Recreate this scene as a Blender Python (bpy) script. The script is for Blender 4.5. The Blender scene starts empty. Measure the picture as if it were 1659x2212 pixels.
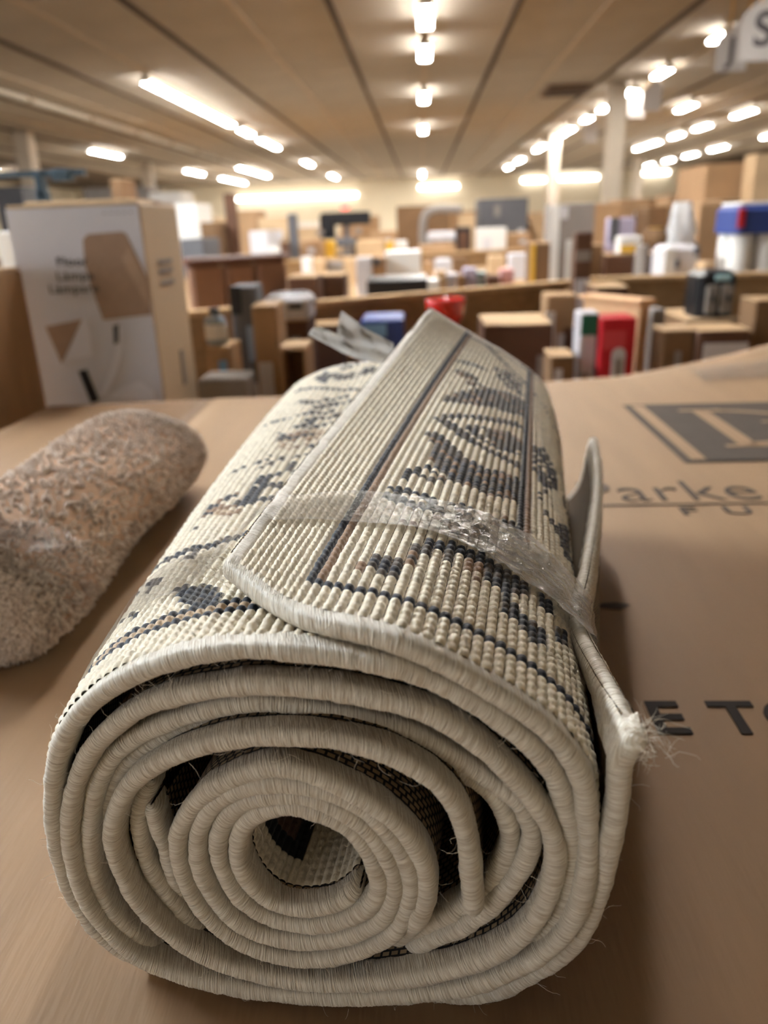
import bpy, math, random
import numpy as np
from math import sin, cos, tan, atan, radians, pi, sqrt
from mathutils import Matrix, Vector

random.seed(7)
rng = np.random.default_rng(7)
scene = bpy.context.scene
COL = scene.collection

# ------------------------------------------------------------------ camera
F_PX, CX, CY = 1660.0, 829.5, 1106.0          # focal length in pixels of the 1659 x 2212 frame
HC = 1.35                                     # lens height above the store floor
ROLL, YAW = radians(2.0), radians(3.3035)
PITCH = atan((1106 - 480) / 1660 * cos(ROLL))
FWD = np.array([-sin(YAW) * cos(PITCH), cos(YAW) * cos(PITCH), -sin(PITCH)])
_r0 = np.array([cos(YAW), sin(YAW), 0.0])
_u0 = np.cross(_r0, FWD)
RIGHT = cos(ROLL) * _r0 - sin(ROLL) * _u0
UP = sin(ROLL) * _r0 + cos(ROLL) * _u0
CAM = np.array([0.0, 0.0, HC])

cam_data = bpy.data.cameras.new('phone_camera')
cam = bpy.data.objects.new('phone_camera', cam_data)
COL.objects.link(cam)
M = Matrix(((RIGHT[0], UP[0], -FWD[0], CAM[0]), (RIGHT[1], UP[1], -FWD[1], CAM[1]),
            (RIGHT[2], UP[2], -FWD[2], CAM[2]), (0, 0, 0, 1)))
cam.matrix_world = M
cam_data.sensor_fit = 'VERTICAL'
cam_data.lens = 26.0
cam_data.sensor_height = 26.0 * 2212 / F_PX
cam_data.clip_start = 0.01
cam_data.clip_end = 200
cam_data.dof.use_dof = True
cam_data.dof.focus_distance = 0.345
cam_data.dof.aperture_fstop = 6.6
scene.camera = cam

# ------------------------------------------------------------------ world, exposure
world = bpy.data.worlds.new('store_daylight')
scene.world = world
world.use_nodes = True
bg = world.node_tree.nodes['Background']
bg.inputs[0].default_value = (0.90, 0.94, 1.0, 1)
bg.inputs[1].default_value = 3.2
scene.view_settings.view_transform = 'Standard'
scene.view_settings.look = 'None'
scene.view_settings.exposure = 0.30
scene.view_settings.gamma = 1.0
scene.view_settings.use_curve_mapping = False
scene.cycles.max_bounces = 6; scene.cycles.diffuse_bounces = 3; scene.cycles.glossy_bounces = 3
LAMP_POWER = 100.0        # emission of a lit ceiling tube

# ------------------------------------------------------------------ helpers
def ray(px, py):
    return FWD + RIGHT * (px - CX) / F_PX - UP * (py - CY) / F_PX
def at(px, py, Y):
    d = ray(px, py); return CAM + d * (Y / d[1])
def onz(px, py, z):
    d = ray(px, py); return CAM + d * ((z - HC) / d[2])

def tag(o, label=None, cat=None, group=None, kind=None):
    if label: o['label'] = label
    if cat: o['category'] = cat
    if group: o['group'] = group
    if kind: o['kind'] = kind
    return o
def empty(name, loc=(0, 0, 0), rz=0.0):
    o = bpy.data.objects.new(name, None); COL.objects.link(o)
    o.location = loc; o.rotation_euler = (0, 0, rz); o.empty_display_size = 0.05
    return o
def obj(name, me, parent=None, loc=None, mat=None):
    o = bpy.data.objects.new(name, me); COL.objects.link(o)
    if parent is not None: o.parent = parent
    if loc is not None: o.location = loc
    if mat is not None and not me.materials: me.materials.append(mat)
    return o
def mesh(name, verts, faces, mat=None, smooth=False):
    me = bpy.data.meshes.new(name)
    me.from_pydata([tuple(map(float, v)) for v in verts], [], [tuple(map(int, f)) for f in faces])
    if mat is not None: me.materials.append(mat)
    if smooth: me.polygons.foreach_set('use_smooth', [True] * len(me.polygons))
    me.update()
    return me
def gridmesh(name, P, mat=None, smooth=True, closed_u=False, flip=False, vcol=None):
    """P: (nu, nv, 3) array of points -> quad mesh; vcol (nu, nv, 3) optional colours"""
    nu, nv = P.shape[:2]
    i = np.arange(nu if closed_u else nu - 1)[:, None]; j = np.arange(nv - 1)[None, :]
    i2 = (i + 1) % nu
    q = np.stack([i * nv + j, i2 * nv + j, i2 * nv + j + 1, i * nv + j + 1], -1).reshape(-1, 4)
    if flip: q = q[:, ::-1]
    V = P.reshape(-1, 3).astype(np.float32)
    me = bpy.data.meshes.new(name)
    me.vertices.add(len(V)); me.vertices.foreach_set('co', V.ravel())
    me.loops.add(q.size); me.loops.foreach_set('vertex_index', q.ravel().astype(np.int32))
    me.polygons.add(len(q)); me.polygons.foreach_set('loop_start', np.arange(0, q.size, 4, dtype=np.int32))
    me.update(calc_edges=True)
    if smooth: me.polygons.foreach_set('use_smooth', np.ones(len(q), bool))
    if mat is not None: me.materials.append(mat)
    if vcol is not None:
        ca = me.color_attributes.new('dye', 'FLOAT_COLOR', 'POINT')
        c4 = np.ones((len(V), 4), np.float32); c4[:, :3] = vcol.reshape(-1, 3)
        ca.data.foreach_set('color', c4.ravel())
    me.validate()
    return me
def uvgrid(me, U, V):
    """store per-vertex UV for a gridmesh"""
    uv = me.uv_layers.new(name='UVMap')
    vi = np.zeros(len(me.loops), np.int32); me.loops.foreach_get('vertex_index', vi)
    d = np.stack([U.ravel()[vi], V.ravel()[vi]], -1).astype(np.float32)
    uv.data.foreach_set('uv', d.ravel())
def joinmesh(name, parts, mat=None, smooth=False):
    vs, fs, n = [], [], 0
    for v, f in parts:
        vs += [tuple(x) for x in v]; fs += [tuple(k + n for k in q) for q in f]; n += len(v)
    return mesh(name, vs, fs, mat, smooth)
def boxvf(sx, sy, sz, c=(0, 0, 0), b=0.0):
    """box centred at c; b > 0 chamfers its vertical and top edges"""
    x, y, z = sx / 2, sy / 2, sz / 2
    if b <= 0:
        v = [(-x, -y, -z), (x, -y, -z), (x, y, -z), (-x, y, -z), (-x, -y, z), (x, -y, z), (x, y, z), (-x, y, z)]
        f = [(3, 2, 1, 0), (4, 5, 6, 7), (0, 1, 5, 4), (1, 2, 6, 5), (2, 3, 7, 6), (3, 0, 4, 7)]
    else:
        ring = [(-x + b, -y), (x - b, -y), (x, -y + b), (x, y - b), (x - b, y), (-x + b, y), (-x, y - b), (-x, -y + b)]
        ins = [(px * (x - b) / x, py * (y - b) / y) for px, py in ring]
        v = [(px, py, -z) for px, py in ring] + [(px, py, z - b) for px, py in ring] + [(px, py, z) for px, py in ins]
        f = [tuple(range(7, -1, -1)), tuple(range(16, 24))]
        for k in range(8):
            m = (k + 1) % 8
            f += [(k, m, 8 + m, 8 + k), (8 + k, 8 + m, 16 + m, 16 + k)]
    return [(a + c[0], d + c[1], e + c[2]) for a, d, e in v], f
def cylvf(r0, r1, z0, z1, n=16, c=(0, 0)):
    v, f = [], []
    for r, z in ((r0, z0), (r1, z1)):
        v += [(c[0] + r * cos(2 * pi * k / n), c[1] + r * sin(2 * pi * k / n), z) for k in range(n)]
    f = [(k, (k + 1) % n, n + (k + 1) % n, n + k) for k in range(n)] + [tuple(range(n - 1, -1, -1)), tuple(range(n, 2 * n))]
    return v, f
def lathevf(prof, n=20, c=(0, 0, 0)):
    v, f = [], []
    for r, z in prof:
        v += [(c[0] + r * cos(2 * pi * k / n), c[1] + r * sin(2 * pi * k / n), c[2] + z) for k in range(n)]
    for a in range(len(prof) - 1):
        f += [(a * n + k, a * n + (k + 1) % n, (a + 1) * n + (k + 1) % n, (a + 1) * n + k) for k in range(n)]
    f += [tuple(range(n - 1, -1, -1)), tuple((len(prof) - 1) * n + k for k in range(n))]
    return v, f

MATS = {}
def material(name, col, rough=0.7, spec=0.3, noise=0.0, nscale=20.0, stretch=None, bump=0.0, bscale=200.0, metal=0.0,
             emit=None, estr=0.0, col2=None, sheen=0.0, coat=0.0):
    if name in MATS: return MATS[name]
    m = bpy.data.materials.new(name); m.use_nodes = True
    nt = m.node_tree; p = nt.nodes['Principled BSDF']
    p.inputs['Base Color'].default_value = (*col, 1); p.inputs['Roughness'].default_value = rough
    p.inputs['Specular IOR Level'].default_value = spec; p.inputs['Metallic'].default_value = metal
    if sheen: p.inputs['Sheen Weight'].default_value = sheen
    if coat: p.inputs['Coat Weight'].default_value = coat; p.inputs['Coat Roughness'].default_value = 0.25
    tc = nt.nodes.new('ShaderNodeTexCoord'); mp = nt.nodes.new('ShaderNodeMapping')
    nt.links.new(tc.outputs['Object'], mp.inputs[0])
    if stretch: mp.inputs['Scale'].default_value = stretch
    if noise or col2:
        n = nt.nodes.new('ShaderNodeTexNoise'); n.inputs['Scale'].default_value = nscale; n.inputs['Detail'].default_value = 5
        nt.links.new(mp.outputs[0], n.inputs[0])
        r = nt.nodes.new('ShaderNodeValToRGB'); nt.links.new(n.outputs[0], r.inputs[0])
        c2 = col2 if col2 else tuple(max(0, c * (1 - noise)) for c in col)
        c1 = col if col2 else tuple(min(1, c * (1 + noise)) for c in col)
        r.color_ramp.elements[0].position = 0.3; r.color_ramp.elements[1].position = 0.7
        r.color_ramp.elements[0].color = (*c2, 1); r.color_ramp.elements[1].color = (*c1, 1)
        nt.links.new(r.outputs[0], p.inputs['Base Color'])
    if bump:
        n2 = nt.nodes.new('ShaderNodeTexNoise'); n2.inputs['Scale'].default_value = bscale
        nt.links.new(mp.outputs[0], n2.inputs[0])
        b = nt.nodes.new('ShaderNodeBump'); b.inputs['Strength'].default_value = bump; b.inputs['Distance'].default_value = 0.01
        nt.links.new(n2.outputs[0], b.inputs['Height']); nt.links.new(b.outputs[0], p.inputs['Normal'])
    if emit:
        p.inputs['Emission Color'].default_value = (*emit, 1); p.inputs['Emission Strength'].default_value = estr
    MATS[name] = m
    return m
def srgb(r, g, b):
    f = lambda c: (c / 255 / 12.92) if c <= 10 else ((c / 255 + 0.055) / 1.055) ** 2.4
    return (f(r), f(g), f(b))

KRAFT = material('kraft_cardboard', srgb(168, 134, 100), 0.75, 0.25, noise=0.10, nscale=6, stretch=(1, 6, 1), bump=0.05, bscale=60)
KRAFT_D = material('dark_kraft', srgb(120, 92, 66), 0.8, 0.2, noise=0.1, nscale=8)
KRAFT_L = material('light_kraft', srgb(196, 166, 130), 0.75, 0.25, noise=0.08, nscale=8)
BROWN = material('chestnut_board', srgb(94, 66, 50), 0.7, 0.25, noise=0.1, nscale=10)
OSB = material('strand_board', srgb(152, 122, 88), 0.75, 0.2, noise=0.22, nscale=28, stretch=(1, 1, 2.5), bump=0.1, bscale=70)
OSB_EDGE = material('sawn_edge', srgb(192, 160, 120), 0.8, 0.2, noise=0.12, nscale=40)
WHITE = material('white_print', srgb(226, 222, 216), 0.5, 0.4, noise=0.03, nscale=5)
GREYB = material('grey_print', srgb(136, 128, 122), 0.6, 0.3, noise=0.06, nscale=7)
SLATE = material('slate_print', srgb(88, 88, 92), 0.6, 0.3, noise=0.06, nscale=7)
BLACK = material('black_plastic', srgb(24, 24, 27), 0.4, 0.4, noise=0.1, nscale=9)
STEEL = material('brushed_steel', srgb(150, 142, 134), 0.45, 0.5, noise=0.08, nscale=30, stretch=(1, 1, .1), metal=0.1)
RED = material('red_print', srgb(178, 22, 34), 0.5, 0.35, noise=0.06, nscale=8)
GREEN = material('green_print', srgb(28, 92, 70), 0.5, 0.35, noise=0.06, nscale=8)
BLUE = material('blue_print', srgb(48, 66, 128), 0.5, 0.35, noise=0.08, nscale=8)
SKYBLUE = material('light_blue_print', srgb(120, 160, 200), 0.5, 0.35, noise=0.08, nscale=8)
YELLOW = material('yellow_print', srgb(222, 176, 62), 0.5, 0.3, noise=0.06, nscale=8)
LILAC = material('lilac_print', srgb(172, 162, 182), 0.5, 0.3, noise=0.06, nscale=8)
LABEL = material('paper_label', srgb(204, 200, 202), 0.6, 0.3, noise=0.05, nscale=12)
PINK = material('pink_print', srgb(206, 152, 148), 0.5, 0.3, noise=0.06, nscale=8)
TAPE_TAN = material('tan_packing_tape', srgb(190, 150, 104), 0.3, 0.5, noise=0.06, nscale=12)
def clear_tape(name, tint, ior_rough, strength, scale, milk=0.04, gloss=1.0, varied=False):
    m = bpy.data.materials.new(name); m.use_nodes = True
    nt = m.node_tree; out = nt.nodes['Material Output']; nt.nodes.remove(nt.nodes['Principled BSDF'])
    tb = nt.nodes.new('ShaderNodeBsdfTransparent'); tb.inputs[0].default_value = (*tint, 1)
    gl = nt.nodes.new('ShaderNodeBsdfGlossy'); gl.inputs['Roughness'].default_value = ior_rough
    df = nt.nodes.new('ShaderNodeMixShader'); df.inputs[0].default_value = 0.25
    d1 = nt.nodes.new('ShaderNodeBsdfDiffuse'); d1.inputs[0].default_value = (0.9, 0.89, 0.88, 1)
    d2 = nt.nodes.new('ShaderNodeBsdfTranslucent'); d2.inputs[0].default_value = (0.9, 0.89, 0.88, 1)
    nt.links.new(d1.outputs[0], df.inputs[1]); nt.links.new(d2.outputs[0], df.inputs[2])
    fr = nt.nodes.new('ShaderNodeFresnel'); fr.inputs[0].default_value = 1.38
    tc = nt.nodes.new('ShaderNodeTexCoord'); mp = nt.nodes.new('ShaderNodeMapping'); mp.inputs['Scale'].default_value = (1.0, 2.4, 1.0)
    n = nt.nodes.new('ShaderNodeTexNoise'); n.inputs['Scale'].default_value = scale; n.inputs['Detail'].default_value = 4
    nt.links.new(tc.outputs['Object'], mp.inputs[0]); nt.links.new(mp.outputs[0], n.inputs[0])
    b = nt.nodes.new('ShaderNodeBump'); b.inputs['Strength'].default_value = strength; b.inputs['Distance'].default_value = 0.004
    nt.links.new(n.outputs[0], b.inputs['Height'])
    nt.links.new(b.outputs[0], gl.inputs['Normal']); nt.links.new(b.outputs[0], fr.inputs['Normal'])
    m1 = nt.nodes.new('ShaderNodeMixShader'); m1.inputs[0].default_value = milk
    nt.links.new(tb.outputs[0], m1.inputs[1]); nt.links.new(df.outputs[0], m1.inputs[2])
    fm = nt.nodes.new('ShaderNodeMath'); fm.operation = 'MULTIPLY'; fm.inputs[1].default_value = gloss; nt.links.new(fr.outputs[0], fm.inputs[0])
    m2 = nt.nodes.new('ShaderNodeMixShader'); nt.links.new(fm.outputs[0], m2.inputs[0])
    nt.links.new(m1.outputs[0], m2.inputs[1]); nt.links.new(gl.outputs[0], m2.inputs[2])
    if varied:                                        # painted highlight whitening, cloudiness and shine stored on the mesh
        av = nt.nodes.new('ShaderNodeAttribute'); av.attribute_name = 'dye'
        sp = nt.nodes.new('ShaderNodeSeparateColor'); nt.links.new(av.outputs['Color'], sp.inputs[0])
        nt.links.new(sp.outputs[0], m1.inputs[0]); nt.links.new(sp.outputs[1], fm.inputs[1]); nt.links.new(sp.outputs[2], b.inputs['Strength'])
    nt.links.new(m2.outputs[0], out.inputs[0])
    return m
CLEAR = clear_tape('clear_packing_tape', (0.985, 0.98, 0.975), 0.05, 0.35, 300, 0.03, 0.7)
BAND = clear_tape('wound_tape', (0.985, 0.98, 0.975), 0.10, 0.3, 300, 0.03, 0.7, True)

FILM = clear_tape('cloudy_wrap', (0.92, 0.91, 0.90), 0.2, 0.7, 90, 0.68)
CLEAR2 = clear_tape('crinkled_tape', (0.97, 0.96, 0.94), 0.22, 0.3, 45, 0.10, 0.5)
# RUGMATH-BEGIN ------------------------------------------------- shape of the rolled rug (own frame: x across, y along the roll, z up)
ZT = HC - 0.32                                   # top of the furniture carton
TH = radians(7.0)
AX = np.array([sin(TH), cos(TH), 0.0]); EX = np.array([cos(TH), -sin(TH), 0.0])
RO = np.array([-0.048, 0.237, ZT])               # where the front of the roll meets the carton
RL = 0.60                                        # length of the roll
def front(px, py, yl=0.0):
    d = ray(px, py); o = RO + AX * yl
    p = CAM + d * (np.dot(o - CAM, AX) / np.dot(d, AX)) - o
    return np.array([p.dot(EX), yl, p[2]])
def catmull(P, n):
    """smooth curve through P resampled to n points of equal spacing"""
    P = np.asarray(P, float)
    Q = np.vstack([2 * P[0] - P[1], P, 2 * P[-1] - P[-2]])
    out = []
    for k in range(1, len(Q) - 2):
        t = np.linspace(0, 1, 24, endpoint=False)[:, None]
        p0, p1, p2, p3 = Q[k - 1], Q[k], Q[k + 1], Q[k + 2]
        out.append(0.5 * (2 * p1 + (p2 - p0) * t + (2 * p0 - 5 * p1 + 4 * p2 - p3) * t ** 2 + (3 * p1 - p0 - 3 * p2 + p3) * t ** 3))
    out = np.vstack(out + [P[-1:]])
    return resample(out, n)
def resample(C, n):
    s = np.r_[0, np.cumsum(np.linalg.norm(np.diff(C, axis=0), axis=1))]
    u = np.linspace(0, s[-1], n)
    return np.stack([np.interp(u, s, C[:, k]) for k in range(C.shape[1])], -1)
def length(C): return float(np.sum(np.linalg.norm(np.diff(C, axis=0), axis=1)))
CARTON_Z = ZT - 0.010
def tr(pts):
    """traced edge points (x, y[, set-back]) of the roll's end face; nothing dips into the carton"""
    P = np.array([front(p[0], p[1], p[2] if len(p) > 2 else 0.0) for p in pts])
    P[:, 2] = np.maximum(P[:, 2], -0.0055)
    return P

# sheet A: inner free end -> one and three quarter turns -> flap on top of the roll
A_IN = [(1022, 1986), (1018, 1931), (1013, 1870), (1004, 1815), (983, 1757), (939, 1703), (886, 1667), (817, 1635), (720, 1611), (625, 1602),
        (540, 1603), (480, 1611), (418, 1626), (357, 1649), (297, 1685), (263, 1722), (243, 1765), (234, 1815), (238, 1850), (256, 1900), (287, 1955),
        (335, 2010), (397, 2058), (480, 2098), (576, 2125), (670, 2137), (775, 2139), (880, 2128), (940, 2118), (1000, 2103),
        (1061, 2080), (1115, 2047), (1155, 2005), (1184, 1949), (1199, 1894), (1199, 1840), (1181, 1786), (1145, 1735), (1097, 1682),
        (1049, 1636), (988, 1590), (928, 1556), (870, 1536), (800, 1519), (720, 1503), (640, 1495), (552, 1490), (480, 1496), (369, 1515), (297, 1541), (237, 1582), (189, 1632),
        (157, 1698), (144, 1760), (141, 1800), (145, 1845), (156, 1895), (178, 1955), (212, 2004), (256, 2050), (311, 2090), (393, 2122), (480, 2142),
        (576, 2158), (690, 2167), (793, 2168), (880, 2163), (970, 2155), (1046, 2136), (1136, 2099), (1206, 2048), (1245, 1988),
        (1263, 1931), (1272, 1860), (1271, 1795)]
A_OUT = [(1271, 1795), (1261, 1705), (1228, 1641), (1184, 1590), (1121, 1542), (1049, 1497), (976, 1456), (904, 1421), (842, 1396, .001),
         (769, 1376, .003), (700, 1362, .006), (635, 1342, .012), (575, 1308, .024), (520, 1265, .038), (478, 1230, .048)]
A_BACK = np.array([(.098, .60, .006), (.121, .60, .045), (.1215, .60, .07), (.1151, .60, .1078), (.0987, .60, .1532), (.0663, .60, .1803), (.0173, .60, .2097), (-.0193, .60, .2326)])
# sheet B: upright flap beside the roll -> under the roll -> left side -> over the top -> inner turns
B_FLAP = [(1392, 1592), (1358, 1632), (1343, 1670), (1337, 1750), (1322, 1830), (1308, 1905, .002), (1288, 1968, .004), (1262, 2022, .006),
          (1225, 2068, .008), (1160, 2115, .010), (1060, 2160, .012), (950, 2180, .014)]
B_UNDER = [(950, 2180, .014), (850, 2188, .014), (650, 2186, .014), (480, 2165, .012), (335, 2118, .010), (233, 2050, .007), (163, 1968, .005), (126, 1888, .003)]
B_LEFT = [(126, 1888, .003), (108, 1800, .001), (105, 1720), (113, 1655), (137, 1590), (172, 1543), (225, 1499), (297, 1461), (393, 1430),
          (480, 1416), (560, 1414), (649, 1420), (745, 1432), (842, 1451)]
B_BACK = np.array([(-.100, .60, .000), (-.150, .60, .018), (-.180, .60, .060), (-.186, .60, .105), (-.172, .60, .144), (-.1364, .60, .1659), (-.0837, .60, .1759), (-.03, .60, .177), (.02, .60, .172)])
B_IN = [(842, 1451), (880, 1461, .001), (952, 1491, .002), (1025, 1530, .002), (1097, 1580, .002), (1157, 1633, .002), (1201, 1691, .003), (1225, 1762, .003),
        (1235, 1810, .003), (1236, 1860, .004), (1227, 1925, .004), (1206, 1988, .005), (1169, 2036, .006), (1109, 2083, .008), (1000, 2130, .016),
        (880, 2148, .018), (700, 2152, .018), (560, 2140, .016), (440, 2113, .012), (350, 2075, .008), (297, 2043, .005), (249, 1995, .004),
        (210, 1937, .004), (192, 1881, .004), (187, 1820, .004), (189, 1772, .004), (193, 1740, .004), (208, 1690, .005), (250, 1630, .006), (321, 1585, .007),
        (418, 1552, .008), (480, 1536, .009), (560, 1528, .010), (680, 1540, .014), (800, 1568, .014), (900, 1600, .013), (980, 1645, .012), (1060, 1700, .010),
        (1118, 1742, .008), (1145, 1790, .007), (1147, 1840, .006), (1121, 1898, .006), (1061, 1970, .006), (1000, 2015, .007), (925, 2047, .009),
        (860, 2075, .018), (760, 2105, .022), (650, 2112, .022), (540, 2095, .018), (450, 2045, .012), (393, 1985, .009), (336, 1917, .008), (305, 1856, .008),
        (293, 1790, .008), (300, 1735, .010), (325, 1690, .014)]
# sheet D: short inner leaf, sheet E: tight coil in the middle
D_IN = [(214, 1830, .010), (222, 1751, .010), (246, 1681, .010), (287, 1637, .011), (345, 1597, .012), (418, 1568, .014), (560, 1548, .020), (700, 1560, .020),
        (850, 1600, .018), (960, 1655, .015), (1060, 1725, .012), (1095, 1780, .010), (1100, 1840, .009), (1075, 1898, .009), (1043, 1937, .010), (970, 1987, .010),
        (905, 2018, .012), (800, 2068, .026), (650, 2088, .028), (500, 2052, .022), (430, 2005, .016), (385, 1940, .012), (353, 1850, .009), (330, 1785, .008), (322, 1745, .008)]
E_IN = [(776, 1926, .006), (745, 1953, .003), (710, 1970, .001), (653, 1978), (590, 1965), (540, 1925), (513, 1875), (509, 1835), (522, 1795), (550, 1770), (590, 1757),
        (640, 1755), (700, 1772), (752, 1803), (793, 1850), (815, 1905), (812, 1945), (785, 1980), (730, 2004), (653, 2012), (570, 1992), (510, 1945),
        (473, 1880), (466, 1830), (480, 1785), (515, 1750), (560, 1734), (620, 1731), (690, 1745), (760, 1780), (820, 1840), (848, 1905), (846, 1955),
        (815, 2005), (750, 2035), (653, 2047), (552, 2028), (475, 1972), (432, 1900), (421, 1840), (430, 1790), (460, 1747), (510, 1718), (570, 1705),
        (640, 1707), (720, 1726), (800, 1772), (858, 1840), (884, 1900), (882, 1960), (850, 2025), (770, 2070), (653, 2087), (552, 2065), (480, 2025), (425, 1970), (388, 1895),
        (377, 1832), (391, 1785), (430, 1734), (480, 1702), (528, 1682), (588, 1670), (660, 1683), (740, 1717), (810, 1757), (866, 1805), (905, 1860), (920, 1915),
        (915, 1965), (893, 2010), (850, 2050, .02)]

def section_stack(front_c, mid_fix, back_c, n):
    """three sections (front, middle, back), each n points -> callable surface(u 0..1, y 0..1)"""
    Fc, Bc = resample(front_c, n), resample(back_c, n)
    Mc = 0.5 * (Fc + Bc) + mid_fix(np.linspace(0, 1, n))
    def S(U, V):
        k = np.clip(U, 0, 1) * (n - 1)
        g = lambda C: np.stack([np.interp(k, np.arange(n), C[:, c]) for c in range(3)], -1)
        V = V[..., None]
        a, m, b = g(Fc), g(Mc), g(Bc)
        return a * 2 * (V - .5) * (V - 1) + m * 4 * V * (1 - V) + b * 2 * V * (V - .5)
    return S
def normals(P):
    du = np.gradient(P, axis=0); dv = np.gradient(P, axis=1)
    nrm = np.cross(du, dv); nrm /= np.linalg.norm(nrm, axis=-1, keepdims=True) + 1e-12
    return nrm
# outer leaf of sheet A (u runs from the foot of the right side up to the flap edge)
_a = catmull(tr(A_OUT), 200)
_lift = lambda u: np.stack([-.017 * np.clip((u - .62) / .38, 0, 1) ** 1.5, 0 * u, -.019 * np.clip((u - .62) / .38, 0, 1) ** 1.5], -1)
_afoot = catmull(tr(A_IN[-9:]), 120)
_a_full = np.vstack([_afoot[:-1], _a])
SA = section_stack(_a_full, _lift, catmull(A_BACK, 200), 260)
# left leaf of sheet B (u runs from the foot of the left side over the top)
_b = catmull(tr(B_UNDER[-3:] + B_LEFT[1:]), 260)
SB = section_stack(_b, lambda u: np.stack([-.010 * np.clip(1 - abs(u - .42) / .4, 0, 1), 0 * u, -.012 * np.clip((u - .5) / .2, 0, 1)], -1), catmull(B_BACK, 200), 260)
LEN_A, LEN_B = length(_a_full), length(_b)
PITCH_U, PITCH_V = 0.0047, 0.0046                # one loop of the pile
NA, NB = int(LEN_A / PITCH_U), int(LEN_B / PITCH_U)
NV = int((RL - 0.012) / PITCH_V)
# RUGMATH-END
# ------------------------------------------------------------------ the hall
Z_LAMP, Z_CEIL, Y_BACK = 3.75, 3.86, 51.6
CONCRETE = material('worn_concrete', srgb(176, 160, 142), 0.6, 0.3, noise=0.12, nscale=1.5)
TILE = material('ceiling_tile', srgb(172, 164, 152), 0.9, 0.1, noise=0.06, nscale=1.2, bump=0.1, bscale=40)
RUNNER = material('ceiling_runner', srgb(176, 160, 138), 0.6, 0.3, noise=0.1, nscale=3)
VOID = material('ceiling_back', srgb(110, 98, 86), 0.9, 0.1, noise=0.1, nscale=3)
PAINT = material('cream_wall_paint', srgb(228, 216, 192), 0.8, 0.2, noise=0.04, nscale=0.6)
COLPAINT = material('white_column_paint', srgb(200, 188, 172), 0.6, 0.3, noise=0.05, nscale=3)

tag(obj('floor', mesh('floor', *boxvf(44, 64, .1, (0, 22, -.05)), CONCRETE)), kind='structure')
ceil = tag(obj('ceiling', mesh('ceiling', *boxvf(44, 57.4, .06, (0, 24.6, Z_CEIL + .10)), VOID)), kind='structure')
TW, TL = 1.175, 4.7
tile_me = mesh('ceiling_panel', *boxvf(TW - .05, TL - .03, .02), TILE)
run_me = mesh('runner', *boxvf(.07, TL * 12, .035), RUNNER)
RUNNER_D = material('dark_runner', srgb(72, 60, 50), 0.8, 0.2, noise=0.1, nscale=3)
run_d = mesh('runner', *boxvf(.07, TL * 12, .035), RUNNER_D)
for i in range(-12, 13):
    x = .09 + TW * (i + .5)
    for j in range(12):
        obj('ceiling_panel', tile_me, ceil, (x, -4 + TL * (j + .5), Z_CEIL + .03 + random.uniform(-.006, .006)))
    obj('runner', run_me if i % 2 == 0 else run_d, ceil, (.09 + TW * i, -4 + TL * 6, Z_CEIL + .005))
tag(obj('wall_back', mesh('wall_back', *boxvf(44, .2, 4.2, (0, Y_BACK + .1, 2.0)), PAINT)), kind='structure')
tag(obj('wall_left', mesh('wall_left', *boxvf(.2, 56, 4.2, (-21.9, 24, 2.0)), PAINT)), kind='structure')
tag(obj('wall_right', mesh('wall_right', *boxvf(.2, 56, 4.2, (21.9, 24, 2.0)), PAINT)), kind='structure')
WX0, WX1, WZ0, WZ1 = -11.0, -3.4, .7, 2.9          # unseen shop window behind the viewer, added for cool light from the left
tag(obj('wall_front', joinmesh('wall_front', [boxvf(21.9 - WX1, .2, 4.2, ((21.9 + WX1) / 2, -4.1, 2.0)), boxvf(21.9 + WX0, .2, 4.2, ((WX0 - 21.9) / 2, -4.1, 2.0)),
                                              boxvf(WX1 - WX0, .2, WZ0 + .1, ((WX0 + WX1) / 2, -4.1, (WZ0 - .1) / 2)), boxvf(WX1 - WX0, .2, 4.1 - WZ1, ((WX0 + WX1) / 2, -4.1, (4.1 + WZ1) / 2))], PAINT)), kind='structure')
win = tag(obj('added_window_1', joinmesh('added_window_1', [boxvf(.07, .10, WZ1 - WZ0, (WX0 + (WX1 - WX0) * q / 4, -4.1, (WZ0 + WZ1) / 2)) for q in range(5)], COLPAINT)), kind='structure')
pl = bpy.data.lights.new('added_window_portal', 'AREA'); pl.shape = 'RECTANGLE'; pl.size, pl.size_y = WX1 - WX0, WZ1 - WZ0
pl.cycles.is_portal = True
po = bpy.data.objects.new('added_window_portal', pl); COL.objects.link(po); po.location = ((WX0 + WX1) / 2, -4.0, (WZ0 + WZ1) / 2); po.rotation_euler = (radians(90), 0, 0)
for k, (x, y, w) in enumerate(((4.13, 18.3, .36), (4.31, 27.6, .36), (-10.3, 21.7, .40), (-10.85, 32.9, .40), (10.4, 40.8, .42))):
    c = joinmesh('column', [boxvf(w, w, Z_CEIL + .01, (0, 0, (Z_CEIL + .01) / 2), .03), boxvf(w + .08, w + .08, .18, (0, 0, .09), .01)], COLPAINT)
    tag(obj('column', c, None, (x, y, 0)), kind='structure')

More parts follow.
